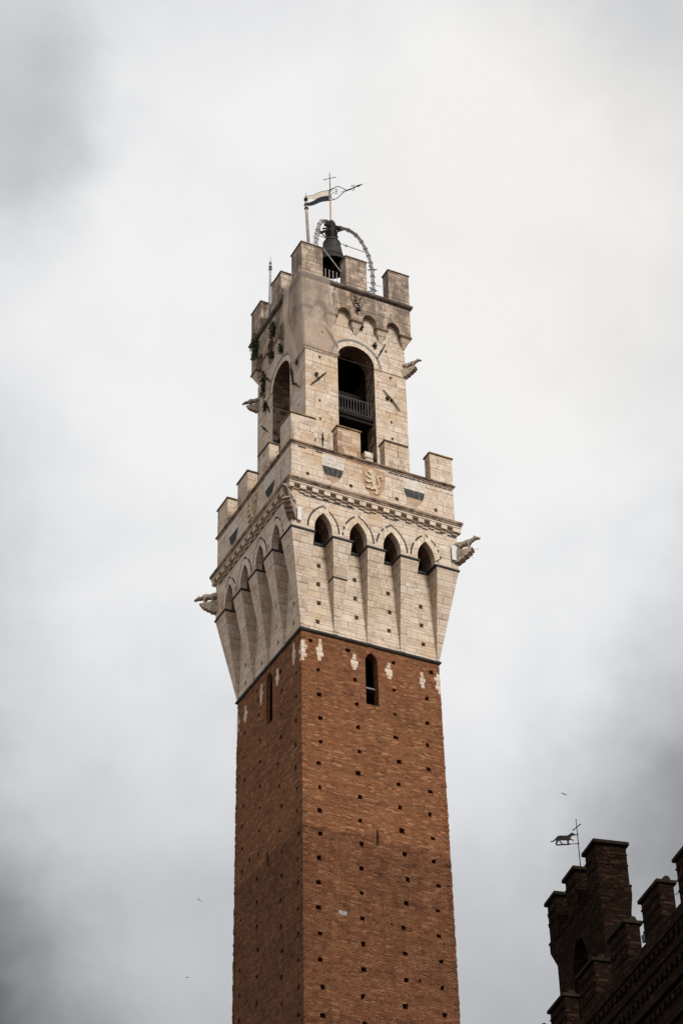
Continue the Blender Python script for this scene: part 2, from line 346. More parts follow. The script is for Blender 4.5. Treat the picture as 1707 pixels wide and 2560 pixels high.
        if bevel:
            q = o.modifiers.new('Bevel', 'BEVEL'); q.width = bevel; q.segments = 2; q.limit_method = 'ANGLE'
        if remesh:
            q = o.modifiers.new('Remesh', 'REMESH'); q.mode = 'VOXEL'; q.voxel_size = remesh; q.use_smooth_shade = True
        return o
def thing(name, label, cat, loc=(0, 0, 0), rotz=0, group=None):
    o = bpy.data.objects.new(name, None); COL.objects.link(o); o.location = loc; o.rotation_euler = (0, 0, rotz); o.empty_display_size = .3
    return tag(o, label, cat, group)
def tag(o, label, cat, group=None):
    o['label'] = label; o['category'] = cat
    if group: o['group'] = group
    return o
def jrect(u, z, a, b_, j=.012):
    r = lambda: random.uniform(-j, j)
    return [(u - a + r(), z - b_ + r()), (u + a + r(), z - b_ + r()), (u + a + r(), z + b_ + r()), (u - a + r(), z + b_ + r())]
def pointed(c, a, zs, h, n=9):       # left springing up over the apex to the right springing
    r = (a * a + h * h) / (2 * a); out = []
    th = math.atan2(h, r - a)
    for i in range(n + 1):
        t = th * i / n; out.append((c + (r - a) - r * math.cos(t), zs + r * math.sin(t)))
    return out + [(2 * c - u, z) for u, z in out[-2::-1]]
def rounded(c, a, zs, h, n=16): return [(c - a * math.cos(math.pi * i / n), zs + h * math.sin(math.pi * i / n)) for i in range(n + 1)]

# ---------------------------------------------------------------- ground
g = MB(); g.face([(-2500, -2500, 0), (2500, -2500, 0), (2500, 2500, 0), (-2500, 2500, 0)])
o = g.build('ground', 'paving'); o['kind'] = 'structure'

# ================================================================ THE BELL TOWER
tower = thing('bell_tower', 'tall square brick bell tower with a pale stone battlemented crown', 'tower')
ZB, DB0, TP = 54.0, 3.5, .0027
dsh = lambda z: DB0 + TP * (ZB - z)
# --- brick shaft with putlog holes and lancets
putR = [(-3.04,53.52),(-2.69,52.05),(-2.655,50.77),(-2.61,49.58),(-2.63,48.37),(-2.72,47.28),(-1.2,53.49),(-.86,52.01),(-.79,50.74),(-.78,49.56),(-.73,48.34),(-.85,47.23),(1.14,53.46),(1.127,51.98),(1.11,50.71),(1.1,49.5),(1.215,48.29),(3.06,53.44),(2.757,51.96),(2.74,50.65),(2.685,49.48),(2.68,48.26),
 (-2.7,46.11),(-2.716,44.98),(-2.7,43.86),(-2.77,42.73),(-2.81,41.59),(-2.85,40.44),(-2.79,39.27),(-2.78,38.13),(-2.71,36.95),(-2.71,35.77),(-.77,46.06),(-.79,44.92),(-.75,43.8),(-.79,42.64),(-.81,41.52),(-.82,40.36),(-.83,39.2),(-.82,38.07),(-.9,36.88),(-.85,35.7),(1.16,47.14),(1.165,46.01),(1.2,44.87),(1.29,43.76),(1.4,42.59),(1.27,41.45),(1.09,40.3),(1.12,39.14),(1.12,37.97),(1.02,36.8),(1.1,35.6),(2.7,47.13),(2.64,45.98),(2.7,44.83),(2.72,43.72),(2.86,42.58),(2.77,41.42),(2.76,40.25),(2.81,39.09),(2.8,37.92),(2.85,36.74),(2.8,35.6)]
putL = [(1.29,53.0),(2.96,52.0),(-1.33,53.45),(-1.13,52.9),(1.41,51.93),(2.94,50.76),(-1.06,52.03),(1.34,50.73),(2.89,49.58),(-2.67,51.94),(-.91,50.6),(1.33,49.56),(2.86,48.34),(-2.75,50.66),(-.9,49.49),(1.03,48.35),(2.86,47.24),(-2.6,49.4),(-.9,48.22),(1.15,47.17),(3.01,46.11),(-2.68,48.15),(-.88,47.11),(1.41,46.08),(3.0,45.0),(-2.81,47.11),(-.92,46.0),(1.24,44.93),(3.09,43.9),(-2.76,46.0),(-.99,44.88),(-1.95,45.06),(1.46,43.83),(3.0,42.73),(-2.75,44.85),(-1.14,43.73),(1.38,42.74),(3.04,41.62),(-1.13,42.6),(1.3,41.59),(3.02,40.45),(-2.8,42.54),(-1.05,41.46),(1.36,40.4),(3.04,39.3),(-2.9,41.39),(-.97,40.33),(1.48,39.25),(3.05,38.16),(-1.05,39.15),(1.4,38.1),(3.05,37.),(-1.03,37.96),(1.44,36.9),(3.06,35.8),(-2.85,40.2),(-2.85,39.05),(-2.85,37.9)]
sh = MB()
for k in range(4):
    sh.side(k); b0 = dsh(0)
    holes = [jrect(u, z, random.uniform(.085, .125), random.uniform(.08, .115), .028) for u, z in (putR if k == 0 else putL if k == 1 else [])]
    for u, z in ((1.75, 38.05), (.55, 40.35)):
        if k == 0: holes.append(jrect(u, z, .05, .05, .01))
    if k == 0: holes.append(([(-.33, 50.9), (.31, 50.92)] + pointed(-.01, .315, 53.12, .56, 7)[::-1], .45, True))
    if k == 1: holes.append(([(-.25, 50.95), (.42, 50.95)] + pointed(.085, .335, 53.1, .56, 7)[::-1], .2, True))
    sh.wall([(-b0, 0), (b0, 0), (DB0, ZB), (-DB0, ZB)], holes, d=dsh, depth=.55)
sh.build('brick_shaft', 'brick', tower)
for k, c, sill in ((0, -.01, 51.93), (1, .085, 52.1)):
    s_ = MB(rotk(k)); s_.fbox(c - .31, c + .31, dsh(52) - .62, dsh(52) - .3, sill, sill + .07); s_.build('window_transom', 'grey_stone', tower)
    a_ = MB(rotk(k)); pin = pointed(c, .345, 53.12, .60, 9); pout = pointed(c, .62, 53.05, .98, 9)
    for i in range(len(pin) - 1):
        a_.prism([pin[i], pout[i], pout[i + 1], pin[i + 1]], DB0 - .05, DB0 + .012 + .002 * (i % 3))
    a_.build('window_arch', 'brick', tower)
# pale travertine stones keyed into the brick beneath the corbels
def keyed(k, u, zt, zb, wide=.17, corner=0):
    q = MB(rotk(k)); h = (zt - zb) / 5.0; ws = [.075, .10, wide, wide * .85, .09]
    for i, w_ in enumerate(ws):
        z1 = zt - i * h; z0 = z1 - h * .97; o_ = random.uniform(-.03, .03); w_ *= random.uniform(.85, 1.15)
        d = dsh(z0)
        q.fbox(u + o_ - w_, u + o_ + w_, d - .1, d + .012, z0, z1)
    q.build('stone_inlay', 'stone', tower)
for u, zt, zb in ((-2.6, 53.72, 52.55), (-.865, 53.36, 52.53), (.88, 53.37, 52.5), (2.57, 53.32, 52.45)): keyed(0, u, zt, zb)
for u, zt, zb in ((2.71, 53.74, 52.56), (.97, 53.38, 52.48), (-.79, 53.54, 52.43), (-2.55, 53.36, 52.44)): keyed(1, u, zt, zb)
for (sx, sy) in ((-1, -1), (1, -1), (-1, 1)):     # blocks that wrap the corners
    q = MB()
    for i in range(5):
        z1 = 53.45 - i * .22; z0 = z1 - .215; d = dsh(z0) + .012; la, lb = ((.18, .1), (.30, .16), (.2, .28), (.26, .12), (.14, .2))[i]
        x = sx * d; y = sy * d
        q.box(min(x, x - sx * la), max(x, x - sx * la), min(y, y - sy * lb), max(y, y - sy * lb), z0, z1)
    q.build('corner_stone', 'stone', tower)
for (sx, sy) in ((-1, -1), (1, -1), (-1, 1), (1, 1)):
    hi_run = False
    q = MB(); z = 30.0; i = 0
    while z < 53.85:
        if z > 53.4 and q.v and not hi_run: q.build('brick_quoin', 'brick', tower); q = MB(); hi_run = True
        h = .138 * random.choice((1, 1, 1, 2)); z1 = min(z + h, 53.9); i += 1
        if not (52.3 < z1 + .05 and z < 53.5):
            p = random.choice((.004, .008, .012, .018, .026)); d = dsh(z) + p; la = .12 if i % 2 else .25; lb = .25 if i % 2 else .12
            x, y = sx * d, sy * d; q.box(min(x, x - sx * la), max(x, x - sx * la), min(y, y - sy * lb), max(y, y - sy * lb), z, z1 - .008)
        z = z1
    q.build('brick_quoin', 'brick', tower)
q = MB(); d = dsh(40.4); q.prism([(-1.93, 40.34), (-1.74, 40.31), (-1.55, 40.33), (-1.54, 40.51), (-1.72, 40.50), (-1.92, 40.52)], d - .05, d + .01); q.build('stone_inlay', 'grey_stone', tower)
# brick quoining at the corners
def anchor(k, a, c, r=.028, mat='iron', d=None, knob=True, half=.035):
    q = MB(rotk(k)); d0 = d if d else dsh(a[1]); (u0, z0), (u1, z1) = a, c; cu, cz = (u0 + u1) / 2, (z0 + z1) / 2
    q.tube([(u0, -d0 - .05, z0), (cu, -d0 - .075, cz), (u1, -d0 - .05, z1)], [r * .75, r * 1.3, r * .75], 6)
    if knob: q.fbox(cu - half, cu + half, d0 - .05, d0 + .12, cz - half * 1.3, cz + half * 1.3)
    return q.build('tie_anchor', mat, tower)
anchor(0, (-.01, 44.64), (0, 43.94), .035, knob=False); anchor(1, (.09, 44.5), (.12, 43.8), .035, knob=False)
# --- dark string course that closes the shaft
q = MB(); q.ring([(3.45, 53.97), (3.56, 53.98), (3.60, 54.03), (3.60, 54.09), (3.54, 54.14), (3.45, 54.15)]); q.build('string_course', 'slate', tower)

# --- corbelled gallery: inner wall, corbels, arcade
DI, DC = 3.5, 4.36
holesR = [('zc',)]
gR = [(-2.55,57.9),(-2.62,56.95),(-2.66,55.9),(-2.62,54.83),(-.72,57.55),(-.78,56.5),(-.66,55.42),(-.62,54.4),(.98,57.2),(1.0,56.1),(1.02,55.0),(1.02,53.2),(2.6,57.0),(2.72,55.8),(2.8,54.75),(2.82,53.9),(-.6,58.3)]
cu_top = [(-4.36, -3.20), (-2.25, -1.27), (-.46, .46), (1.27, 2.25), (3.20, 4.36)]
cu_bot = [(-3.5, -3.40), (-1.87, -1.63), (-.2, .01), (1.50, 1.76), (3.40, 3.5)]
wl = MB()
recess = [(-2.62, ), (-.72,), (.95,), (2.62,)]
for k in range(4):
    wl.side(k); hs = []
    if k in (0, 1):
        for i, uc in enumerate((-2.63, -.74, .98, 2.72)):
            for j in range(4): hs.append(jrect(uc + random.uniform(-.06, .06), 57.75 - .32 * i * (k == 0) - 1.04 * j + .06 * i, .10, .115, .012))
        hs = [h for h in hs if min(p[1] for p in h) > 54.25]
    wl.wall([(-DI, 54.15), (DI, 54.15), (DI, 59.0), (-DI, 59.0)], hs, d=DI, depth=.45)
    e = 2.6; wl.fq([(-DI, DI, 59.0), (DI, DI, 59.0), (e, e, 59.0), (-e, e, 59.0)])
wl.build('gallery_wall', 'stone', tower)
def corbel(k, i):
    (a0, a1), (b0, b1) = cu_top[i], cu_bot[i]; zt, zb = 58.9, 54.16
    q = MB(rotk(k))
    q.hexa([(b0, -DI - .03, zb), (b1, -DI - .03, zb), (b1, -DI + .2, zb), (b0, -DI + .2, zb)], [(a0, -DC, zt), (a1, -DC, zt), (a1, -DI + .2, zt), (a0, -DI + .2, zt)])
    o_ = q.build('corbel', 'stone', tower)
    c = MB(rotk(k)); p = .055
    c.fbox(a0 - p, a1 + p, DI - .1, DC + p, zt, zt + .1); c.build('corbel_cap', 'slate', o_, bevel=.02)
    if k == 0 and i == 1:
        c = MB(rotk(k)); t = (56.95 - zb) / (zt - zb); l_ = lambda x, y: x + (y - x) * t
        c.fbox(l_(b0, a0) - .03, l_(b1, a1) + .03, DI - .1, l_(DI + .03, DC) + .03, 56.93, 56.99); c.build('corbel_band', 'slate', o_)
for k in range(4):
    for i in (1, 2, 3): corbel(k, i)
for k in range(4):         # corner corbels wrap two faces
    q = MB(rotk(k)); zt, zb, e = 58.9, 54.16, 3.2
    A = [(-3.53, -3.53), (-3.40, -3.53), (-3.40, -3.40), (-3.53, -3.40)]; B = [(-DC, -DC), (-e, -DC), (-e, -e), (-DC, -e)]
    q.hexa([(x, y, zb) for x, y in A], [(x, y, zt) for x, y in B])
    o_ = q.build('corner_corbel', 'stone', tower)
    c = MB(rotk(k)); p = .055; c.box(-DC - p, -e + p, -DC - p, -e + p, zt, zt + .1); c.build('corbel_cap', 'slate', o_, bevel=.02)
for k in range(4):
    for a, b_ in zip(cu_top, cu_top[1:]):
        q = MB(rotk(k)); q.fbox(a[1] + .06, b_[0] - .06, DI - .05, DI + .07, 58.9, 59.0); q.build('recess_band', 'slate', tower)
AC = [-2.74, -.94, .82, 2.63]; AH = .455; ZS = 59.2; AR = .95
for k in range(4):
    q = MB(rotk(k)); out = [(-DC, 59.0)]
    refl = []
    for c in AC:
        arch = [(c - AH, 59.0)] + pointed(c, AH, ZS, AR) + [(c + AH, 59.0)]; out += arch; refl.append(arch)
    out += [(DC, 59.0), (DC, 61.36), (-DC, 61.36)]
    q.wall(out, [], d=DC)
    for arch in refl:
        for (a, b_), (c, e) in zip(arch, arch[1:]): q.fq([(a, DC, b_), (c, DC, e), (c, 4.02, e), (a, 4.02, b_)])
    q.build('arcade_wall', 'stone', tower)
    q = MB(rotk(k)); e = 2.6; q.fq([(-e, e, 59.0), (e, e, 59.0), (e, e, 61.8), (-e, e, 61.8)]); q.fq([(-e, e, 61.3), (e, e, 61.3), (4.3, 4.3, 61.3), (-4.3, 4.3, 61.3)])
    for c in AC:
        a_ = [(c - AH, 59.0)] + pointed(c, AH, ZS, AR) + [(c + AH, 59.0)]
        for (a, b_), (c_, e_) in zip(a_, a_[1:]): q.fq([(a, 4.02, b_), (c_, 4.02, e_), (c_, 3.3, e_), (a, 3.3, b_)])
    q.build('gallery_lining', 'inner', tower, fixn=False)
    if k > 1: continue
    for c in AC:
        r_ = MB(rotk(k)); dk = MB(rotk(k)); pin = pointed(c, AH + .004, ZS, AR + .004, 6); pm = pointed(c, AH + .30, ZS - .02, AR + .36, 6); po = pointed(c, AH + .385, ZS - .02, AR + .46, 6)
        r_.prism(pin + pm[::-1], DC - .05, DC + .014)
        o_ = r_.build('arch_ring', 'ring', tower)
        f = lambda P, Q, s: (P[0] + (Q[0] - P[0]) * s, P[1] + (Q[1] - P[1]) * s)
        pmf = pointed(c, AH + .305, ZS - .02, AR + .366, 9); pof = pointed(c, AH + .395, ZS - .02, AR + .475, 9)
        for i in range(len(pmf) - 1):
            if random.random() < (.86 if c < 1 else .55): dk.prism([f(pmf[i], pmf[i+1], .06), f(pof[i], pof[i+1], .06), f(pof[i], pof[i+1], .95), f(pmf[i], pmf[i+1], .95)], DC - .05, DC + .009)
        dk.build('dark_voussoirs', 'slate', o_)
# band of dark stones under the dentils
for k in (0, 1):
    q = MB(rotk(k)); u = -4.0
    while u < 4.2:
        w_ = random.uniform(.2, .5)
        if random.random() < (.9 if u < -.4 else .35) or k == 1: q.prism([(u, 60.86 + random.uniform(-.01, .01)), (u + w_, 60.86), (u + w_, 60.945), (u, 60.95)], DC - .05, DC + .01)
        u += w_ + .03
    q.build('dark_band', 'slate', tower)
# dentils and main cornice
for k in range(4):
    q = MB(rotk(k)); cs = [-4.138 + .6205 * i for i in range(14)]
    us = [(-4.55, cs[0] - .155)] + [(a + .155, b_ - .155) for a, b_ in zip(cs, cs[1:])] + [(cs[-1] + .155, 4.55)]
    comb = [(-4.36, 61.36)]; low = []
    us = [(max(a, -4.36), min(b_, 4.36)) for a, b_ in us]
    for a, b_ in us: comb += [(a, 61.33), (a, 61.11), (b_, 61.11), (b_, 61.33)]; low += [(a + .01, 61.10), (a + .02, 60.98), (b_ - .02, 60.98), (b_ - .01, 61.10)]
    comb[1] = (-4.36, 61.11); comb.pop(2); comb[-1] = (4.36, 61.11); comb.pop(-2); comb.append((4.36, 61.36))
    q.prism(comb, DC - .05, DC + .17)
    q.prism([(-4.36, 61.12)] + low + [(4.36, 61.12)], DC - .05, DC + .07)
    q.build('dentil_course', 'stone', tower)
q = MB()
for sx in (-1, 1):
    for sy in (-1, 1):
        a, b_ = sorted((sx * 4.36, sx * 4.53)); c, e = sorted((sy * 4.36, sy * 4.53)); q.box(a, b_, c, e, 61.1, 61.36)
q.build('dentil_corner', 'stone', tower)
q = MB(); q.ring([(4.2, 61.362), (4.555, 61.362), (4.555, 61.45), (4.575, 61.47)]); q.build('cornice_bed', 'stone', tower)
q = MB(); q.ring([(4.575, 61.47), (4.59, 61.54), (4.625, 61.58), (4.625, 61.70), (4.57, 61.75), (4.30, 61.80)]); q.build('main_cornice', 'cornice', tower)
# parapet
DP = 4.34
for k in range(4):
    q = MB(rotk(k)); hs = []
    if k == 0: hs = [jrect(u, 62.25, .085, .10, .008) for u in (-3.51, -1.24, 1.2, 3.31)]
    if k == 1: hs = [jrect(u, 62.0, .07, .08, .008) for u in (-3.6, .55)]
    q.wall([(-DP, 61.76), (DP, 61.76), (DP, 63.9), (-DP, 63.9)], hs, d=DP, depth=.4)
    e = 3.75; q.fq([(-e, e, 63.3), (e, e, 63.3), (e, e, 64.06), (-e, e, 64.06)])
    q.build('parapet', 'stone', tower)
q = MB(); q.ring([(4.33, 63.80), (4.365, 63.84), (4.38, 63.90), (4.435, 63.94), (4.445, 64.0), (4.37, 64.06), (3.75, 64.06)]); q.build('parapet_moulding', 'cornice', tower)
for k in (0,):
    q = MB(rotk(k)); u = -4.0
    while u < 4.2:
        w_ = random.uniform(.2, .42)
        if u > .45 or u < -2.6: q.prism([(u, 63.69), (u + w_, 63.69), (u + w_, 63.775), (u, 63.78)], DP - .05, DP + .008)
        u += w_ + (.04 if u > 0 else .5)
    q.build('dark_band', 'slate', tower)
    q = MB(rotk(k)); q.prism([(-1.5, 63.72), (-.3, 63.70), (.3, 63.72), (.3, 63.785), (-1.5, 63.785)], DP - .05, DP + .006)
    q.build('brick_patch', 'redbrick', tower)
# coats of arms
def shield_pts(c, w_, zt, zb): 
    h = zt - zb; L_ = [(-1, 0), (-1, .38), (-.93, .55), (-.74, .74), (-.45, .9), (0, 1.0)]
    return [(c + w_ * x, zt - h * y) for x, y in L_] + [(c - w_ * x, zt - h * y) for x, y in L_[-2::-1]]
def balzana(k, c, w_, zt, zb, zm, zlow):
    root = MB(rotk(k)); q = shield_pts(c, w_, zt, zb); base = [p for p in q]
    def clip(z1, z0):
        def wz(z):
            t = (zt - z) / (zt - zb); X = [(0, 1), (.38, 1), (.55, .93), (.74, .74), (.9, .45), (1., .02)]
            for (a, p), (b_, r) in zip(X, X[1:]):
                if a <= t <= b_: return w_ * (p + (r - p) * (t - a) / (b_ - a))
            return .02
        n = 8; zz = [z1 + (z0 - z1) * i / n for i in range(n + 1)]
        return [(c - wz(z), z) for z in zz] + [(c + wz(z), z) for z in zz[::-1]]
    root.prism(clip(zlow, zb + .03), DP - .05, DP + .008); o_ = root.build('coat_of_arms', 'faded_brick', tower)
    a_ = MB(rotk(k)); rows = 3
    for i in range(rows):
        z1 = zt - (zt - zm) * i / rows; z0 = zt - (zt - zm) * (i + 1) / rows + .008; u = c - w_ + random.uniform(0, .05)
        cuts = sorted([c - w_] + [c - w_ + 2 * w_ * (j + random.uniform(-.2, .2)) / 3 for j in (1, 2)] + [c + w_])
        for a, b_ in zip(cuts, cuts[1:]): a_.prism([(a + .004, z1), (b_ - .004, z1), (b_ - .004, z0), (a + .004, z0)], DP - .05, DP + .012 + random.uniform(0, .006))
    a_.build('white_field', 'white_marble', o_)
    b_m = MB(rotk(k))
    pol = clip(zm - .005, zlow); n = len(pol) // 2
    for a, b_ in ((0, 1), (0, 0)):
        pass
    cols = 4; rws = 2
    for r in range(rws):
        za = zm - .005 - (zm - zlow) * r / rws; zb_ = zm - (zm - zlow) * (r + 1) / rws + .012
        pr = clip(za, zb_); m_ = len(pr) // 2; lt, lb, rb, rt = pr[0], pr[m_ - 1], pr[m_], pr[-1]
        for j in range(cols):
            f = lambda P, Q, s: (P[0] + (Q[0] - P[0]) * s, P[1] + (Q[1] - P[1]) * s)
            b_m.prism([f(lt, rt, j / cols + random.uniform(.003, .011)), f(lt, rt, (j + 1) / cols - random.uniform(.003, .011)), f(lb, rb, (j + 1) / cols - random.uniform(.003, .011)), f(lb, rb, j / cols + random.uniform(.003, .011))], DP - .05, DP + .01 + random.uniform(0, .005))
    b_m.build('black_field', 'slate', o_)
balzana(0, -2.19, .57, 63.65, 62.12, 63.0, 62.5); balzana(0, 2.17, .57, 63.64, 62.1, 63.03, 62.56)
balzana(1, 1.95, .58, 63.76, 62.2, 62.95, 62.35); balzana(1, -2.33, .55, 63.70, 62.2, 62.98, 62.35)
# rampant lion in relief (unit box 0..1, facing left)
LION = dict(
 body=[(.36,.72),(.44,.78),(.54,.74),(.58,.64),(.56,.52),(.55,.42),(.62,.34),(.64,.24),(.56,.18),(.48,.22),(.44,.32),(.40,.42),(.36,.50),(.38,.60)],
 head=[(.20,.86),(.24,.94),(.30,.92),(.34,1.0),(.40,.94),(.46,.98),(.50,.90),(.57,.90),(.55,.82),(.61,.78),(.54,.73),(.56,.66),(.48,.69),(.43,.64),(.39,.71),(.33,.72),(.35,.79),(.27,.78),(.29,.83)],
 armup=[(.40,.68),(.30,.72),(.20,.72),(.12,.80),(.03,.85),(.06,.78),(.0,.75),(.08,.71),(.05,.66),(.16,.67),(.28,.62),(.38,.60)],
 armlow=[(.40,.56),(.30,.54),(.22,.48),(.12,.52),(.06,.50),(.10,.46),(.05,.42),(.13,.42),(.24,.41),(.34,.46),(.42,.47)],
 legback=[(.58,.32),(.68,.26),(.70,.16),(.64,.08),(.72,.03),(.62,.03),(.60,.0),(.55,.04),(.47,.02),(.52,.07),(.60,.12),(.60,.18),(.52,.22)],
 legfront=[(.52,.30),(.42,.28),(.34,.22),(.28,.26),(.18,.24),(.10,.28),(.13,.22),(.06,.20),(.14,.17),(.28,.17),(.36,.14),(.44,.18),(.54,.20)],
 tail=[(.60,.27),(.72,.30),(.80,.38),(.80,.48),(.73,.58),(.72,.68),(.78,.76),(.86,.76),(.90,.70),(.86,.64),(.94,.66),(.98,.74),(.92,.83),(.98,.92),(.88,.86),(.80,.92),(.80,.84),(.70,.79),(.65,.69),(.67,.56),(.73,.47),(.73,.40),(.68,.36),(.60,.34)])
def lion(k, c, w_, zt, zb, d, mat, parent, t=.07):
    q = MB(rotk(k)); i = 0
    for nme, P in LION.items():
        i += 1; q.prism([(c - w_ + 2 * w_ * x, zb + (zt - zb) * y) for x, y in P], d - .03, d + t * (.7 if nme in ('tail', 'legback', 'armup') else 1.0) + .003 * i)
    return q.build('lion_relief', mat, parent, bevel=.015)
for k, c in ((0, -.02), (1, -.1)):
    q = MB(rotk(k)); q.prism(shield_pts(c, .62, 63.66, 62.0), DP - .05, DP + .01); o_ = q.build('coat_of_arms', 'arms_field', tower); lion(k, c, .53, 63.58, 62.12, DP, 'ochre', o_, .06)
# terrace floor
q = MB(); q.box(-3.8, 3.8, -3.8, 3.8, 63.1, 63.32); q.build('terrace_floor', 'grey_stone', tower)
# merlons: corner ones turn the angle
def merlon(name, u0, u1, d0, d1, z0, z1, k, mat, cap_mat, over=.06, capt=.08, corner=False):
    q = MB(rotk(k))
    if corner:     # L in plan, at the left end of face k
        w_ = u1 - u0; t = d1 - d0; e = -d1; P = [(e, e), (e + w_, e), (e + w_, e + t), (e + t, e + t), (e + t, e + w_), (e, e + w_)]
        def ex(P, a, b_):
            m_ = MB(rotk(k)); n = len(P); lo = [m_.pt((x, y, a)) for x, y in P]; hi = [m_.pt((x, y, b_)) for x, y in P]
            for i in range(n): m_.f.append([lo[i], lo[(i + 1) % n], hi[(i + 1) % n], hi[i]])
            for t_ in tessellate_polygon([[Vector((x, y, 0)) for x, y in P]]): m_.f.append([hi[j] for j in t_]); m_.f.append([lo[j] for j in t_][::-1])
            return m_
        o_ = ex(P, z0, z1 - capt).build(name, mat, tower, bevel=.015)
        g_ = over; C = [(e - g_, e - g_), (e + w_ + g_, e - g_), (e + w_ + g_, e + t + g_), (e + t + g_, e + t + g_), (e + t + g_, e + w_ + g_), (e - g_, e + w_ + g_)]
        ex(C, z1 - capt, z1).build('coping', cap_mat, o_, bevel=.02)
    else:
        q.fbox(u0, u1, d0, d1, z0, z1 - capt); o_ = q.build(name, mat, tower, bevel=.015)
        c = MB(rotk(k)); c.fbox(u0 - over, u1 + over, d0 - over, d1 + over, z1 - capt, z1); c.build('coping', cap_mat, o_, bevel=.02)
    return o_
for k in range(4):
    merlon('merlon', 0, 1.24, 3.82, 4.36, 64.05, 65.74, k, 'merlon', 'lichen', corner=True)
    merlon('merlon', -1.90, -.67, 3.84, 4.36, 64.05, 65.73, k, 'merlon_patch' if k == 0 else 'merlon', 'lichen' if k == 0 else 'coping')
    merlon('merlon', .64, 1.87, 3.84, 4.36, 64.05, 65.68, k, 'merlon', 'coping')

# --- belfry
DBF = 2.84; BA, BZ = 1.035, 71.62
for k in range(4):
    q = MB(rotk(k)); opening = [(-BA, 63.95)] + rounded(0, BA, BZ, 1.0, 20) + [(BA, 63.95)]
    if k in (0, 1):
        hs = []
        pl = [(-2.03,71.2),(-2.07,68.35),(-2.05,67.2),(1.92,68.33),(1.93,67.27),(-2.36,65.77),(1.96,71.24),(1.76,72.96),(-1.86,72.95)] if k == 0 else [(2.0,68.4),(1.9,66.9),(-2.1,69.6),(2.05,67.3)]
        hs = [jrect(u, z, .06, .09, .008) for u, z in pl]
        outer = [(-DBF, 63.3), (-BA, 63.3)] + opening[:] + [(BA, 63.3), (DBF, 63.3), (DBF, 75.0), (-DBF, 75.0)]
        q.wall(outer, hs, d=DBF, depth=.4)
        o_ = q.build('belfry_wall', 'stone_belfry', tower)
        q = MB(rotk(k))
        for (a, b_), (c, e) in list(zip(opening, opening[1:]))[1:-1]: q.fq([(a, DBF - .002, b_), (c, DBF - .002, e), (c, 1.9, e), (a, 1.9, b_)])
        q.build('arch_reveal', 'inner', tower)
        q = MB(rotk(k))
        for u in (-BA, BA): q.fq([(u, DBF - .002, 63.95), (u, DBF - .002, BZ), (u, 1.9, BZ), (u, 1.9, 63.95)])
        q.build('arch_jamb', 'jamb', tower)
        # front stones of the jambs in pale travertine
        r_ = MB(rotk(k)); n = 20; pin = rounded(0, BA + .004, BZ, 1.004, n); pm = rounded(0, BA + .28, BZ, 1.29, n)
        f = lambda P, Q, s: (P[0] + (Q[0] - P[0]) * s, P[1] + (Q[1] - P[1]) * s)
        r_.prism(pin + pm[::-1], DBF - .04, DBF + .012)
        o_ = r_.build('arch_ring', 'ring', tower)
        pm = rounded(0, BA + .285, BZ, 1.295, 22); po = rounded(0, BA + .40, BZ + .03, 1.42, 22); dk = MB(rotk(k))
        for i in range(22): dk.prism([f(pm[i], pm[i+1], .02), f(po[i], po[i+1], .02), f(po[i], po[i+1], .98), f(pm[i], pm[i+1], .98)], DBF - .05, DBF + .02)
        dk.build('grey_archivolt', 'grey_stone', o_)
        for a, b_ in ((-2.86, -BA), (BA, 2.86)):
            im = MB(rotk(k)); im.fbox(a, b_, DBF - .05, DBF + .035, BZ - .12, BZ - .02); im.build('impost', 'stone_belfry', tower, bevel=.012)
        t = MB(rotk(k)); t.tube([(-1.05, -DBF + .12, 71.66), (0, -DBF + .12, 71.66), (1.05, -DBF + .12, 71.66)], .022, 6); t.ball((0, -DBF + .12, 71.66), .055); t.build('tie_rod', 'rust', tower)
    else:
        q.wall([(-DBF, 63.3), (DBF, 63.3), (DBF, 75.0), (-DBF, 75.0)], [], d=DBF)
        q.build('belfry_wall', 'stone_belfry', tower)
# inside of the belfry: lining, vault and floor
q = MB()
for k in range(4):
    q.side(k)
    if k in (0, 1):
        op = [(-BA, 63.95)] + rounded(0, BA, BZ, 1.0, 12) + [(BA, 63.95)]
        q.wall([(-1.9, 63.3), (-BA, 63.3)] + op + [(BA, 63.3), (1.9, 63.3), (1.9, 74.2), (-1.9, 74.2)], [], d=1.9)
    else: q.fq([(-1.9, 1.9, 63.3), (1.9, 1.9, 63.3), (1.9, 1.9, 74.2), (-1.9, 1.9, 74.2)])
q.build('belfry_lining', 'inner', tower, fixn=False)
q = MB(); q.box(-2.0, 2.0, -2.0, 2.0, 73.3, 73.6); q.build('belfry_ceiling', 'dark_wood', tower)
q = MB(); q.box(-1.9, 1.9, -1.9, 1.9, 68.2, 68.42)
for k in (0, 1):
    q.side(k); q.fbox(-BA + .003, BA - .003, 1.85, 2.62, 68.2, 68.42); q.fbox(-BA + .004, BA - .004, 2.3, 2.55, 68.0, 68.2); q.fbox(-BA + .01, BA - .01, 1.3, 1.6, 67.5, 68.2)
q.build('belfry_floor', 'dark_wood', tower)
for k in (0, 1):
    q = MB(rotk(k)); q.fbox(-1.85, 1.85, .95, 1.35, 70.35, 70.8); q.fbox(-1.85, 1.85, .9, 1.2, 69.7, 69.95); q.build('timber_beam', 'dark_wood', tower)
    r_ = MB(rotk(k)); r_.tube([(-BA, -2.5, 69.42), (BA, -2.5, 69.42)], .025, 6); r_.tube([(-BA, -2.5, 68.52), (BA, -2.5, 68.52)], .018, 6); o_ = r_.build('railing', 'rail', tower)
    for i in range(13):
        b_ = MB(rotk(k)); u = -.96 + .16 * i; b_.tube([(u, -2.5, 68.42), (u, -2.5, 69.42)], .015, 5); b_.build('baluster', 'rail', o_)
q = MB()
for i in range(3): q.box(.55 - .04 * i, .95, -2.6, -2.1, 65.0 + .42 * i, 65.36 + .42 * i)
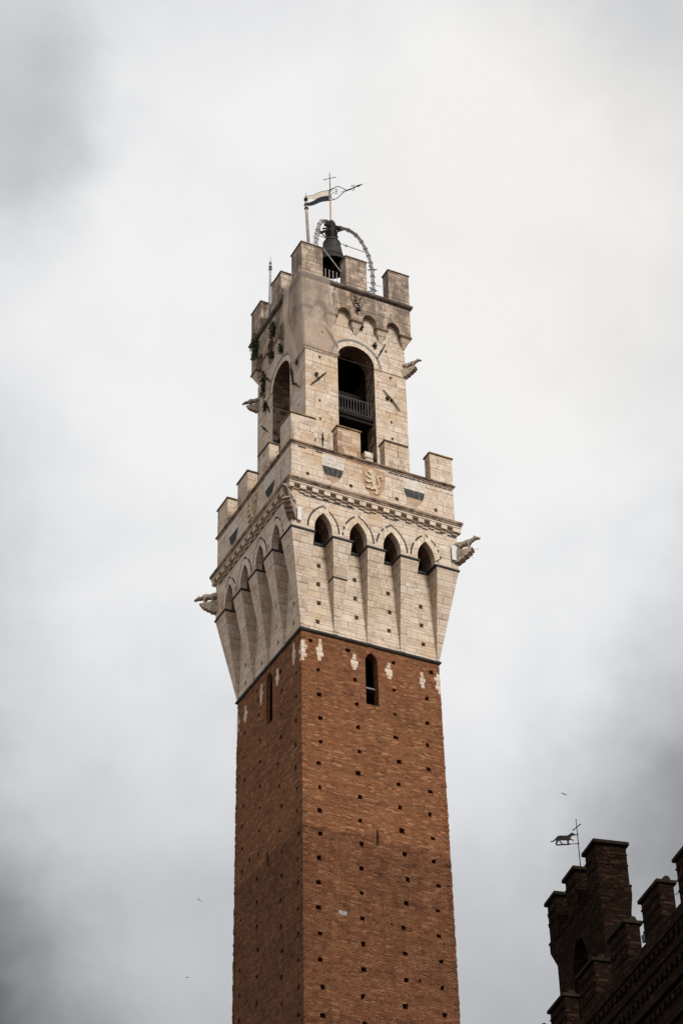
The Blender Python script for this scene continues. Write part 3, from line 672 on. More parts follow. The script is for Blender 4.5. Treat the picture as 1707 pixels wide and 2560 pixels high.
q.build('stone_step', 'stone_belfry', tower, bevel=.03)
# iron anchors of the tie rods
for a, c in (((1.49,70.28),(2.41,69.2)), ((1.74,73.45),(1.2,72.25)), ((-1.7,73.35),(-.99,72.15)), ((-2.565,69.18),(-1.69,70.29)), ((-1.975,66.3),(-1.966,65.5))): anchor(0, a, c, .03, 'iron', DBF)
for a, c in (((-1.93,73.3),(-1.13,72.3)), ((-1.8,71.5),(-1.32,70.42)), ((1.33,70.46),(2.28,69.35)), ((-2.35,70.3),(-1.55,69.3))): anchor(1, a, c, .03, 'iron', DBF)
anchor(1, (1.27, 71.75), (1.5, 70.1), .05, 'iron', DBF, knob=False)
q = MB(rotk(1)); q.tube([(2.36, -DBF - .03, 72.0), (2.37, -DBF - .03, 70.6)], .014, 5); q.build('cable', 'white_paint', tower)
q = MB(rotk(1)); q.tube([(-2.80, -DBF - .03, 73.2), (-2.79, -DBF - .03, 66.0)], .016, 5); q.build('cable', 'white_paint', tower)
# corbel table of the crown
DT = 3.12; CT = (-1.44, 0, 1.44)
for k in range(4):
    for u in CT:
        q = MB(rotk(k)); q.hexa([(u - .07, -DBF - .02, 73.45), (u + .07, -DBF - .02, 73.45), (u + .07, -DBF + .1, 73.45), (u - .07, -DBF + .1, 73.45)], [(u - .30, -DT, 74.08), (u + .30, -DT, 74.08), (u + .30, -DBF + .1, 74.08), (u - .30, -DBF + .1, 74.08)])
        o_ = q.build('corbel', 'stone_belfry', tower); c = MB(rotk(k)); c.fbox(u - .36, u + .36, DBF - .1, DT + .05, 74.08, 74.2); c.build('corbel_cap', 'coping', o_, bevel=.015)
    q = MB(rotk(k)); e = 2.55; q.hexa([(-DBF - .02, -DBF - .02, 73.45), (-DBF + .1, -DBF - .02, 73.45), (-DBF + .1, -DBF + .1, 73.45), (-DBF - .02, -DBF + .1, 73.45)], [(-DT, -DT, 74.08), (-e, -DT, 74.08), (-e, -e, 74.08), (-DT, -e, 74.08)])
    o_ = q.build('corner_corbel', 'stone_belfry', tower); c = MB(rotk(k)); p = .05; c.box(-DT - p, -e + p, -DT - p, -e + p, 74.08, 74.2); c.build('corbel_cap', 'coping', o_, bevel=.015)
    q = MB(rotk(k)); out = [(-DT, 74.2)]; rf = []
    for c in (-2.08, -.72, .72, 2.08):
        ar = rounded(c, .40, 74.28, .56, 12); ar = [(ar[0][0], 74.2)] + ar + [(ar[-1][0], 74.2)]; out += ar; rf.append(ar)
    out += [(DT, 74.2), (DT, 76.12), (-DT, 76.12)]
    hs = [jrect(-2.04, 75.6, .05, .07)] if k == 0 else []
    q.wall(out, hs, d=DT, depth=.3)
    for ar in rf:
        for (a, b_), (c, e) in zip(ar, ar[1:]): q.fq([(a, DT, b_), (c, DT, e), (c, DBF, e), (a, DBF, b_)])
    q.build('crown_wall', 'stone_top', tower)
    e = 2.45; q = MB(rotk(k)); q.fq([(-e, e, 75.6), (e, e, 75.6), (e, e, 76.42), (-e, e, 76.42)]); q.build('crown_inner_wall', 'stone_top', tower)
q = MB(); q.ring([(3.1, 76.06), (3.17, 76.10), (3.245, 76.17), (3.26, 76.22), (3.26, 76.32), (3.15, 76.42), (2.45, 76.42)]); q.build('crown_cornice', 'cornice_dark', tower)
q = MB(); q.box(-2.5, 2.5, -2.5, 2.5, 75.4, 75.62); q.build('crown_terrace', 'grey_stone', tower)
for k in range(4):
    merlon('merlon', 0, 1.22, 2.5, 3.14, 76.41, 78.55, k, 'merlon_top', 'coping', .05, .07, corner=True)
    merlon('merlon', -.57, .64, 2.5, 3.14, 76.41, 78.55, k, 'merlon_top', 'coping', .05, .07)
# small shield and bracket lamp on the crown
q = MB(); q.prism(shield_pts(.05, .37, 76.02, 75.05), DT - .05, DT + .02); o_ = q.build('coat_of_arms', 'merlon_top', tower)
rim = MB(); P = shield_pts(.05, .36, 76.0, 75.07); rim.tube([(u, -DT - .03, z) for u, z in P + [P[0]]], .025, 5); rim.build('shield_rim', 'coping', o_); lion(0, .05, .25, 75.95, 75.25, DT + .02, 'coping', o_, .05)
q = MB(); q.tube([(.05, -DT, 74.95), (.05, -DT - .16, 74.98)], .03, 6); q.tube([(.05, -DT - .16, 75.05), (.05, -DT - .16, 74.78)], [.05, .09], 8); q.tube([(-.02, -DT - .03, 74.98), (-.06, -DT - .1, 74.8)], .04, 6); q.build('bracket', 'soot', tower)
# top railing by the bell
r_ = MB(); r_.tube([(-1.9, -2.4, 77.9), (1.9, -2.4, 77.9)], .012, 6); o_ = r_.build('railing', 'iron', tower)
for i in range(12):
    b_ = MB(); u = -1.62 + .22 * i; b_.tube([(u, -2.4, 76.4), (u, -2.4, 77.9)], .02, 5); b_.build('baluster', 'zinc', o_)

# --- carved beasts on brackets at the angles
def beast(cx, cy, z, s, droop, kind, panel=False):
    a = math.atan2(cy, cx); T = Matrix.Translation((cx, cy, z)) @ Matrix.Rotation(a, 4, 'Z') @ Matrix.Scale(s, 4)
    q = MB(T); hx, hz = 1.02, .30 - droop
    q.tube([(-.25, 0, -.02), (.05, 0, .05), (.32, 0, .06), (.55, 0, .09), (.70, 0, .14)], [(.2, .2), (.2, .2), (.155, .16), (.18, .2), (.15, .16)], 10)
    q.tube([(.58, 0, .12), (.76, 0, .20 - droop * .5), (.90, 0, hz)], [.155, .125, .115], 8)
    q.tube([(.84, 0, hz + .02), (.96, 0, hz + .03), (1.08, 0, hz - .01), (1.22, 0, hz - .05)], [.085, .125, .09, .055], 8)
    for sy in (-1, 1):
        q.tube([(.93, sy * .06, hz + .08), (.91, sy * .085, hz + .19)], [.045, .012], 6)
        q.tube([(.58, sy * .11, .05), (.62, sy * .13, -.16), (.60, sy * .12, -.30), (.70, sy * .12, -.34)], [.075, .05, .045, .04], 7)
        q.tube([(.05, sy * .12, .0), (.20, sy * .16, -.14), (.06, sy * .15, -.26), (.22, sy * .15, -.34)], [.10, .075, .05, .04], 7)
    o_ = q.build('gargoyle', 'sculpt', tower, remesh=.024)
    c = MB(T); c.tube([(1.08, -.05, hz - .035), (1.2, -.03, hz - .07)], [.03, .02], 5); c.tube([(1.08, .05, hz - .035), (1.2, .03, hz - .07)], [.03, .02], 5); c.build('gargoyle_jaw', 'sculpt', o_)
    c = MB(T)     # stepped bracket
    prof = [(-.35, -.34), (.84, -.34), (.86, -.43), (.74, -.48), (.75, -.57), (.58, -.65), (.55, -.74), (.38, -.79), (.34, -.90), (.18, -.96), (.06, -1.06), (-.35, -1.1)]
    c.prism(prof, -.21, .21)
    c.build('gargoyle_bracket', 'sculpt', o_, bevel=.02)
beast(4.36, -4.36, 60.38, .95, .04, 0); beast(-4.36, 4.36, 60.42, .95, .24, 0); beast(-4.36, -4.36, 60.38, .95, .12, 0); beast(4.36, 4.36, 60.4, .95, .05, 0)
beast(2.84, -2.84, 72.35, .74, .05, 1); beast(-2.84, 2.84, 72.35, .74, .26, 1)
def panel(k, u0, u1, z0, z1, rods):
    q = MB(rotk(k)); q.fbox(u0, u1, DC + .10, DC + .13, z0, z1); o_ = q.build('white_panel', 'white_paint', tower)
    r_ = MB(rotk(k))
    for p in rods: r_.tube(p, .014, 5)
    r_.build('panel_rod', 'white_paint', o_)
panel(0, -4.12, -3.9, 59.3, 60.05, [[(-4.5, -4.5, 60.05), (-4.15, -4.46, 60.15), (-3.95, -4.44, 60.0)], [(-4.2, -4.45, 59.9), (-3.62, -4.45, 60.2)]])
panel(0, 3.98, 4.3, 59.45, 60.3, [[(3.86, -4.44, 60.35), (4.35, -4.46, 60.05), (4.9, -4.9, 59.55)], [(4.3, -4.5, 59.95), (5.1, -5.1, 60.0)]])

# ================================================================ THE CROWN OF THE TOWER: bell, frame, poles, vane
bell = thing('church_bell', 'large dark bronze bell hung beneath the arched frame on the tower top', 'bell', (.22, 0, 80.7))
q = MB(); q.lathe([(.02, 2.12), (.24, 2.10), (.34, 2.02), (.43, 1.84), (.49, 1.6), (.54, 1.3), (.60, .9), (.67, .58), (.78, .30), (.89, .10), (.92, .0), (.84, .02), (.70, .32), (.58, .8), (.48, 1.4), (.36, 1.8), (.02, 1.95)], n=40); q.build('bell_body', 'bronze', bell, smooth=True)
for z, r in ((.34, .775), (.58, .69), (1.74, .475)):
    q = MB(); q.tube([(r * math.cos(t * math.pi / 18), r * math.sin(t * math.pi / 18), z) for t in range(37)], .018, 5); q.build('bell_moulding', 'bronze', bell, smooth=True)
q = MB(); q.tube([(0, 0, 2.2), (.02, 0, .3), (.03, 0, .05)], [.03, .04, .05], 8); q.ball((.03, 0, .12), .11); q.build('clapper', 'iron', bell)
q = MB(); q.tube([(0, 0, 2.08), (0, 0, 2.4), (0, 0, 2.8), (0, 0, 3.2), (0, 0, 3.45)], [.22, .25, .22, .26, .16], 10); q.tube([(-.45, -.1, 2.95), (0, 0, 3.12), (.55, .05, 3.16)], [.09, .16, .12], 6)
for t in range(6):
    a = t * math.pi / 3; q.tube([(.25 * math.cos(a), .25 * math.sin(a), 2.08), (.36 * math.cos(a), .36 * math.sin(a), 2.4), (.24 * math.cos(a), .24 * math.sin(a), 2.75)], .055, 6)
q.build('headstock', 'soot', bell, bevel=.01)
fr = thing('bell_arch', 'arched banded metal frame carrying the bell on the tower top', 'arch', (.19, 0, 76.4))
def rib(pts, w=.118):
    P = [Vector(p) for p in pts]; q = MB(); q.tube(P, w, 4); o_ = q.build('rib', 'zinc', fr); c = MB(); c2 = MB()
    L_ = 0; acc = [0]
    for a, b_ in zip(P, P[1:]): L_ += (b_ - a).length; acc.append(L_)
    n = int(L_ / .5)
    for i in range(1, n + 1):
        t = L_ * i / (n + .3); j = max(x for x in range(len(P) - 1) if acc[x] <= t); s_ = (t - acc[j]) / (acc[j + 1] - acc[j]); p = P[j].lerp(P[j + 1], s_); dr = (P[j + 1] - P[j]).normalized()
        c.tube([p - dr * .045, p + dr * .045], w * 1.36, 4)
    c.build('rib_band', 'zinc', o_)
def smooth(P, n=4):
    P = [Vector(p) for p in P]; out = []
    for i in range(len(P) - 1):
        p0, p1, p2, p3 = P[max(i - 1, 0)], P[i], P[i + 1], P[min(i + 2, len(P) - 1)]
        for j in range(n):
            t = j / n; out.append(.5 * ((2 * p1) + (p2 - p0) * t + (2 * p0 - 5 * p1 + 4 * p2 - p3) * t * t + (3 * p1 - p0 - 3 * p2 + p3) * t ** 3))
    return out + [P[-1]]
rib(smooth([(.1, 0, 7.5), (.4, 0, 7.48), (1.0, 0, 7.55), (1.5, 0, 7.38), (1.86, 0, 7.0), (2.12, 0, 6.5), (2.3, 0, 6.02), (2.43, 0, 5.4), (2.5, 0, 4.6), (2.5, 0, 2.0), (2.5, 0, 0)]))
rib(smooth([(-.05, 0, 7.62), (-.3, 0, 7.68), (-.55, .06, 7.56), (-.76, -.06, 7.1), (-.86, -.1, 6.5), (-1.08, -.5, 6.0), (-1.35, -.9, 5.1), (-1.6, -1.2, 3.6), (-1.75, -1.4, 1.8), (-1.75, -1.4, 0)]))
q = MB(); q.tube([(-.7, -.05, 6.32), (.9, 0, 6.29), (2.27, 0, 6.26)], .024, 6); q.tube([(.86, 0, 6.29), (.98, 0, 6.288)], .06, 6); q.build('tie_rod', 'zinc', fr)
q = MB(); q.tube([(-1.3, -1.5, 3.95), (-.2, -1.5, 2.56)], .03, 6); q.build('strut', 'zinc', fr)
q = MB(); q.tube([(-.72, -.1, 6.5), (-.2, -.05, 6.95), (.05, 0, 7.3)], .085, 5); q.tube([(-.3, 0, 7.6), (.1, 0, 7.2)], .07, 5); q.tube([(.1, 0, 7.3), (.5, 0, 7.55)], .08, 5); q.tube([(-.5, 0, 7.0), (.3, 0, 7.45)], .05, 5); q.tube([(-.55, 0, 6.6), (-.15, 0, 6.25), (0, 0, 6.9)], .035, 5); q.tube([(.1, 0, 6.9), (.75, -.02, 7.42)], .05, 5)
q.tube([(0, 0, 7.2), (0, 0, 7.55), (0, 0, 7.75)], [.2, .2, .1], 8); q.build('hub', 'soot', fr)
for x, z in ((2.5, 5.2), (2.48, 3.6)):
    q = MB(); q.tube([(x - .28, -.12, z), (x + .2, .12, z + .02)], .03, 5); q.tube([(x - .25, .12, z - .1), (x + .22, -.12, z - .08)], .03, 5); q.build('clamp', 'iron', fr)
VD = Vector((.75, -.66, 0)).normalized()
vane = thing('weather_vane', 'tall iron weather vane with ivory and black flag, scrolled arrow and cross', 'weather vane', (.19, 0, 84.1), math.atan2(VD.y, VD.x))
q = MB(); q.tube([(0, 0, -.1), (0, 0, 1.7)], .042, 8); q.tube([(0, 0, -.1), (0, 0, .05)], [.13, .06], 8); q.build('pole', 'gold_iron', vane)
q = MB(); q.tube([(0, 0, 1.7), (0, 0, 3.75)], [.03, .022], 8); q.tube([(0, 0, 3.72), (0, 0, 4.0)], [.015, .004], 6); q.ball((0, 0, 2.53), .05); q.ball((0, 0, 1.69), .055); q.ball((0, 0, 2.98), .035); q.ball((0, 0, 3.74), .035); q.build('spindle', 'rust', vane)
q = MB(); q.tube([(-.34, 0, 3.43), (.33, 0, 3.43)], .02, 6); q.ball((-.34, 0, 3.43), .03); q.ball((.33, 0, 3.43), .03); q.build('cross_arm', 'rust', vane)
def wav(t): return .085 * math.sin(t * math.pi * 1.9 + .25) * min(1, t * 1.5)
NT = 22; FL = 1.32
top = [(-.06 - FL * t, 2.50 - .06 * t + wav(t)) for t in [i / NT for i in range(NT + 1)]]
bot = [(-.06 - FL * t, 1.70 - .02 * t + wav(t)) for t in [i / NT for i in range(NT + 1)]]
midl = [(-.06 - FL * t, 2.10 - .05 * t + wav(t)) for t in [i / NT for i in range(NT + 1)]]
mw = [(u, z + (.0 if i < 12 else .028 * (i - 12) * (1 if i < 19 else (22 - i) / 3.))) for i, (u, z) in enumerate(midl)]
q = MB(); q.prism(top + mw[::-1], -.008, .008); q.build('ivory_field', 'ivory', vane)
mb = [(u, z - (.0 if i < 12 else .016 * (i - 12))) for i, (u, z) in enumerate(midl)]
q = MB(); q.prism(mb + bot[::-1], -.008, .008); q.build('black_field', 'black', vane)
q = MB(); q.tube([(u, 0, z) for u, z in top], .02, 5); q.tube([(-.07, 0, 1.68), (-.07, 0, 2.52)], .02, 5); q.tube([(0, 0, 2.53), (-.08, 0, 2.5)], .02, 5); q.tube([(0, 0, 1.69), (-.08, 0, 1.7)], .02, 5); q.tube([(u, 0, z) for u, z in bot], .014, 5); q.build('flag_frame', 'rust', vane)
def spiral(c, r0, a0, turns, sgn=1, n=14): return [(c[0] + r0 * (1 - .55 * i / n) * math.cos(a0 + sgn * turns * 2 * math.pi * i / n), 0, c[1] + r0 * (1 - .55 * i / n) * math.sin(a0 + sgn * turns * 2 * math.pi * i / n)) for i in range(n + 1)]
q = MB()
q.tube(smooth([(0, 0, 2.53), (.25, 0, 2.62), (.45, 0, 2.66), (.75, 0, 2.42), (.95, 0, 2.22)]), .022, 5)
q.tube(smooth([(0, 0, 1.69), (.3, 0, 1.72), (.5, 0, 1.84), (.75, 0, 2.08), (.95, 0, 2.22)]), .022, 5)
q.tube(smooth([(.9, 0, 2.2), (1.15, 0, 2.24), (1.45, 0, 2.33), (1.75, 0, 2.40)]), [.04] * 6 + [.03] * 7, 6)
q.tube([(1.5, 0, 2.345), (1.6, 0, 2.38), (1.68, 0, 2.39), (1.95, 0, 2.46)], [.015, .06, .05, .003], 6)
q.tube(spiral((1.28, 2.44), .1, -1.2, .8), .016, 5); q.tube(spiral((1.33, 2.17), .1, 1.4, .8, -1), .016, 5); q.tube(spiral((1.42, 2.42), .08, -2.2, .7), .014, 5)
q.tube(smooth([(0, 0, 2.3), (.1, 0, 2.5), (.24, 0, 2.58)]), .016, 5)
q.tube(smooth([(.02, 0, 1.85), (.06, 0, 2.1), (.16, 0, 2.24), (.34, 0, 2.30)]), .016, 5); q.tube(smooth([(.02, 0, 2.05), (.12, 0, 1.8), (.25, 0, 1.72)]), .014, 5)
q.tube(spiral((.33, 2.42), .11, -1.5, .75), .016, 5); q.tube(spiral((.33, 2.18), .11, 1.4, .75, -1), .016, 5)
q.tube(smooth([(.62, 0, 2.18), (.75, 0, 2.17), (.86, 0, 2.3)]), .016, 5)
q.build('scroll_arrow', 'iron', vane)
def pole(name, label, base, top, r, tip, ring_mat):
    b_ = Vector(base); t_ = Vector(top); o_ = thing(name, label, 'lightning pole', base, 0, 'lightning poles on the tower top'); d = t_ - b_
    q = MB(); q.tube([(0, 0, 0), d * .5, d * .94], [r, r * .92, r * .8], 10); q.build('post', 'wood' if r > .08 else 'zinc', o_, smooth=True)
    q = MB(); q.ball(d * .965, (r * 1.15, r * 1.15, r * 1.6), 10); q.tube([d * .965, d + Vector((0, 0, .05))], [r * .9, .02], 8); q.build('finial', 'iron' if r > .08 else 'wood', o_, smooth=True)
    q = MB(); q.tube([d, d + Vector((0, 0, tip))], [.014, .006], 5); q.build('spike', 'iron', o_)
    for s_ in (.86, .90): q = MB(); p = d * s_; q.tube([p, p + Vector((0, 0, .06))], r * 1.25, 10); q.build('collar', ring_mat, o_)
    return o_
pole('lightning_pole', 'leaning timber pole with dark finial just left of the flag vane', (-2.18, -2.3, 76.3), (-2.45, -2.3, 82.85), .095, .35, 'iron')
p2 = pole('lightning_pole', 'slim grey pole with bracket between the left battlements of the tower crown', (-2.86, 1.42, 76.3), (-2.86, 1.31, 81.05), .075, .4, 'iron')
q = MB(); q.tube([(0, 0, 3.15), (.05, -.35, 3.05), (.06, -.75, 2.75)], .02, 5); q.tube([(0, .0, 4.15), (.02, -.2, 4.2)], .025, 5); q.build('bracket', 'iron', p2)
q = MB(); q.tube([(-1.6, -1.5, 75.6), (-1.6, -1.5, 80.95)], .03, 6); q.tube([(-1.6, -1.5, 80.95), (-1.6, -1.5, 82.3)], .008, 5); q.ball((-1.6, -1.5, 80.95), .05); q.tube([(-1.45, -1.5, 79.8), (-1.45, -1.5, 80.5)], .035, 6); q.tube([(-1.6, -1.5, 79.9), (-1.3, -1.5, 79.9)], .02, 5)
tag(q.build('antenna', 'white_paint'), 'thin whip antenna behind the near corner battlement of the tower crown', 'antenna')

# netting draped over the near angle of the crown
def net():
    root = MB(); NU, NV = 46, 30; grid = []
    def edge(s, t):
        # s: 0 free edge on the left face, .45 corner, 1 right edge on the front face; t: 0 cornice, 1 lower hem
        if s < .45:
            q_ = s / .45; u_top = -1.55; u_bot = -1.95; u0 = u_top + (u_bot - u_top) * t
            y = u0 + (-3.0 - u0) * q_
            zt = 76.36; zb = 70.55 + (71.70 - 70.55) * min(1, q_ * 1.05) ** .75
            return y, zt, zb, 0
        q_ = (s - .45) / .55; u1 = -1.66 + (-.97 + 1.66) * t
        return -3.0 + (u1 + 3.0) * q_, 76.36, 71.70 - .08 * q_, 1
    for j in range(NV + 1):
        t = j / NV; row = []
        for i in range(NU + 1):
            s = i / NU; c, zt, zb, face = edge(s, t); z = zt + (zb - zt) * t
            # stands off the cornice, lies over the corbel table, then falls to the wall
            if z > 76.0: dd = 3.30
            elif z > 74.1: dd = 3.30 - .02 * (76. - z)
            else: dd = 3.262 - (74.1 - z) / 2.4 * .36
            dd = max(dd, 2.90)
            wr = (.034 if face == 0 else .022) * math.sin((15 if face == 0 else 9) * c + .5 * z) * math.sin(math.pi * min(1, t * 1.2)) + .007 * math.sin(17 * c - 2 * z)
            if face == 0:
                free = (1 - s / .45); dd += .28 * free * math.sin(math.pi * min(1, t * .9)) + .10 * free * t
            dd += wr * (.5 if t < .05 else 1) + .02
            # rounded corner
            if face == 0: p = (-dd, c, z); k = max(0, 1 - abs(c + 3.0) / .35)
            else: p = (c, -dd, z); k = max(0, 1 - abs(c + 3.0) / .35)
            if k > 0:
                cor = (-dd + .02, -dd + .02, z); kk = k * k; p = tuple(a * (1 - kk) + b_ * kk for a, b_ in zip(p, cor))
            row.append(root.pt(p))
        grid.append(row)
    for a, b_ in zip(grid, grid[1:]):
        for i in range(NU): root.f.append([a[i], a[i + 1], b_[i + 1], b_[i]])
    o_ = root.build('safety_net', 'net', None, smooth=True)
    fold = MB(); fg = []
    for j in range(NV + 1):
        n_ = 9; row = []
        for i in range(n_ + 1):
            v = Vector(root.v[grid[j][i]]); row.append(fold.pt(v + Vector((-.05 - .09 * math.sin(math.pi * i / n_) * (1 - .4 * j / NV), 0, 0))))
        fg.append(row)
    for a, b_ in zip(fg, fg[1:]):
        for i in range(9): fold.f.append([a[i], a[i + 1], b_[i + 1], b_[i]])
    fold.build('net_fold', 'net', o_, smooth=True)
    hem = MB(); pts = [Vector(root.v[grid[-1][i]]) for i in range(20, NU + 1)]
    hem.tube([p + Vector((0, 0, .02)) for p in pts], [.06 + .015 * math.sin(i * 1.7) for i in range(len(pts))], 6); hem.build('rolled_hem', 'net', o_, smooth=True)
    return o_
tag(net(), 'beige gauze netting draped over the near corner of the tower crown', 'netting')

# plants rooted in the masonry
def shrub(name, label, k, u, d, z, ru, rd, rz, n, mat='leaf', droop=0.):
    root = thing(name, label, 'shrub', tuple(rotk(k) @ Vector((u, -d, z))), -math.pi / 2 * k, 'plants growing from the tower walls')
    q = MB(); s_ = MB()
    for i in range(n):
        a = random.uniform(0, 2 * math.pi); b_ = random.uniform(-1, 1); r = random.random() ** .45; cl = .75 + .35 * math.sin(3 * a + 5 * b_)
        c = Vector((ru * r * cl * math.cos(a) * math.sqrt(1 - b_ * b_), -abs(rd * r * math.sin(a)) * cl - .02, rz * b_ * cl)); c.z -= droop * abs(c.y)
        sz = random.uniform(.028, .07); x = Vector((random.uniform(-1, 1), random.uniform(-1, 1), random.uniform(-1, 1))).normalized(); y = x.orthogonal().normalized(); y.rotate(Matrix.Rotation(random.uniform(0, 6.28), 3, x))
        q.face([c - x * sz, c + y * sz * .5, c + x * sz, c - y * sz * .5])
    for i in range(5): s_.tube([(0, .03, 0), (random.uniform(-.5, .5) * ru, -rd * .5, random.uniform(-.4, .5) * rz), (random.uniform(-.9, .9) * ru, -rd * .85, random.uniform(-.9, .9) * rz)], [.012, .008, .003], 4)
    q.build('foliage', mat, root, fixn=False); s_.build('stem', 'rust', root)
shrub('wall_shrub', 'dense dark shrub beside the net, above the left corbels of the tower crown', 1, -.2, DT, 75.05, .28, .3, .62, 650)
shrub('wall_shrub', 'yellowish shrub sprouting through the far end of the dark crown cornice', 1, -2.42, DT, 76.05, .34, .3, .42, 520, 'leaf_dry')
shrub('wall_shrub', 'large trailing shrub under the cornice near the left edge of the tower crown', 1, -2.45, DT, 75.45, .40, .32, .70, 900, 'leaf', .3)
shrub('wall_shrub', 'long strip of foliage hanging down the left belfry wall by the arch', 1, -2.05, DBF, 72.9, .24, .24, .95, 700, 'leaf', .3)
shrub('wall_shrub', 'small shrub between the left corbels above the belfry arch ring', 1, -.95, DBF, 74.0, .2, .22, .3, 200)
shrub('wall_shrub', 'small shrub tucked against the lower edge of the net', 1, .15, DBF, 73.5, .2, .25, .34, 260)
shrub('wall_shrub', 'little shrub under the hem of the net on the left face', 1, 1.9, DBF, 71.35, .13, .15, .3, 130)
shrub('wall_shrub', 'small tuft by the iron anchor right of the belfry arch', 0, 1.1, DBF, 73.1, .13, .13, .17, 120)
shrub('wall_shrub', 'tiny tuft on the second corbel of the front crown', 0, .38, DBF, 74.05, .1, .15, .16, 90)
shrub('wall_shrub', 'tiny tuft behind the crossed anchor left of the belfry arch', 0, -2.25, DBF, 69.95, .12, .1, .13, 70, 'leaf_dry')
shrub('wall_shrub', 'tiny tuft on the slanting anchor right of the belfry railing', 0, 1.72, DBF, 69.8, .1, .1, .12, 70)
shrub('wall_shrub', 'dark tuft beside the anchor at the left edge of the belfry arch', 1, -1.85, DBF, 71.15, .18, .18, .4, 200)
shrub('wall_shrub', 'dark tuft behind the second battlement of the left gallery parapet', 1, .55, 3.75, 64.9, .22, .2, .4, 180)

# ================================================================ THE PALACE AND ITS BELL GABLE
PA = .202
pal = thing('palace', 'dark brick palace wing with a row of battlements rising along its roofline', 'building', (-4.204, -23.384, 0), math.pi / 2 - PA)
# local axes: x runs along the front towards the tower, -y into the building, +y out over the square
FLIP = Matrix.Rotation(math.pi, 4, 'Z') @ Matrix.Scale(-1, 4, (1, 0, 0))   # wall-plane outlines turned to the palace front
def pbox(q, a0, a1, b0, b1, z0, z1): q.box(a0, a1, -b1, -b0, z0, z1)   # a along, b inwards
q = MB(); pbox(q, -62, 16, .02, 14, 0, 25.2); pbox(q, -62, 16, 0, .47, 25.2, 27.05); q.build('facade_wall', 'shaded_brick', pal)
for z, h, p in ((26.62, .12, .08), (26.0, .10, .06), (25.1, .14, .12), (24.2, .1, .08)):
    q = MB(); pbox(q, -62, 16, -p, .05, z, z + h); q.build('brick_band', 'shaded_brick', pal)
for z in (26.35, 25.55, 24.75):
    q = MB(); q.T = FLIP; comb = [(-34., z + .2)]; a = -34.
    while a < 10: comb += [(a, z), (a + .2, z), (a + .2, z + .16), (a + .36, z + .16)]; a += .36
    q.prism(comb + [(a, z + .2)], -.03, .07)
    q.build('dentil_band', 'shaded_brick', pal)
for kk in range(-1, 9):
    a0 = -2.6 * kk; ln = 1.36
    q = MB(); pbox(q, a0 + .04, a0 + .04 + ln, .02, .46, 27.05, 28.29); o_ = q.build('merlon', 'shaded_brick', pal, bevel=.015)
    q = MB()
    for z in (27.95, 27.62, 27.3):
        comb = []; a = a0 + .04
        while a < a0 + ln - .1: comb += [(a, z), (a + .1, z), (a + .1, z + .085), (a + .19, z + .085)]; a += .19
        q.T = FLIP; q.prism([(a0 + .04, z + .13)] + comb + [(a0 + .04 + ln, z + .085), (a0 + .04 + ln, z + .13)], -.03, .012)
    q.build('dentil_band', 'shaded_brick', o_)
    c = MB(); pbox(c, a0 - .02, a0 + ln + .1, -.07, .55, 28.29, 28.40); c.tube([(a0 - .01, -.26, 28.42), (a0 + ln + .09, -.26, 28.42)], .11, 10); c.build('coping', 'dark_cap', o_, bevel=.02)
gab = thing('bell_gable', 'dark brick bell gable with three battlements behind the palace roofline', 'bell gable', (-1.539, -21.923, 25.0), math.pi / 2 - PA)
G0 = 25.0
q = MB()
def garch(a0, a1, z0, z1): return None
# lower wall, pierced by one pointed opening (front plane set back under the overhanging top)
arch = [(1.72, 2.5)] + pointed(2.42, .70, 6.3, 1.35, 8) + [(3.12, 2.5)]
for b in (.08, 1.1):
    flat = [(.08, 0), (1.72, 0)] + arch + [(3.12, 0), (4.5, 0), (4.5, 8.0), (.08, 8.0)]
    idx = [q.pt((u, -b, z)) for u, z in flat]
    for t in tessellate_polygon([[Vector((u, z, 0)) for u, z in flat]]): q.f.append([idx[j] for j in t])
for (a, z), (c, e) in zip(arch, arch[1:]): q.face([(a, -.08, z), (c, -.08, e), (c, -1.1, e), (a, -1.1, z)])
for a in (.08, 4.5): q.face([(a, -.08, 0), (a, -1.1, 0), (a, -1.1, 8.0), (a, -.08, 8.0)])
q.build('gable_wall', 'shaded_brick', gab)
q = MB()
q.hexa([(.08, -1.1, 7.4), (4.5, -1.1, 7.4), (4.5, -.08, 7.4), (.08, -.08, 7.4)], [(-.0, -1.16, 8.02), (4.88, -1.16, 8.02), (4.88, -.0, 8.02), (-.0, -.0, 8.02)])
pbox(q, .0, 4.88, .0, 1.16, 8.02, 8.36); q.build('overhang', 'shaded_brick', gab)
q = MB(); a = .02
while a < 4.8: pbox(q, a, a + .14, -.025, .02, 8.2, 8.32); a += .27
pbox(q, -.02, 4.9, -.03, 1.18, 8.32, 8.39); b = .04
while b < 1.1: q.box(-.025, .02, -b - .12, -b, 8.2, 8.32); b += .24
q.build('dentil_band', 'shaded_brick', gab)
for a0 in (.05, 2.05, 4.0):
    ln = .98 if a0 < 3 else .9
    q = MB(); pbox(q, a0, a0 + ln, .04, 1.14, 8.39, 9.84); o_ = q.build('merlon', 'shaded_brick', gab, bevel=.015)
    q = MB()
    for z in (9.38, 9.0):
        a = a0 + .02
        while a < a0 + ln - .05: pbox(q, a, a + .1, .015, .06, z, z + .1); a += .19
        b = .06
        while b < 1.08: q.box(a0 - .022, a0 + .02, -b - .1, -b, z, z + .1); b += .19
        q.box(a0 - .025, a0 + ln + .01, -1.15, -.012, z + .1, z + .15)
    q.build('dentil_band', 'shaded_brick', o_)
    c = MB(); pbox(c, a0 - .1, a0 + ln + .1, -.06, 1.24, 9.84, 9.98)
    if a0 > 1: c.tube([(a0 - .09, -.62, 9.97), (a0 + ln + .09, -.62, 9.97)], .22, 10)
    c.build('coping', 'dark_cap', o_, bevel=.03)
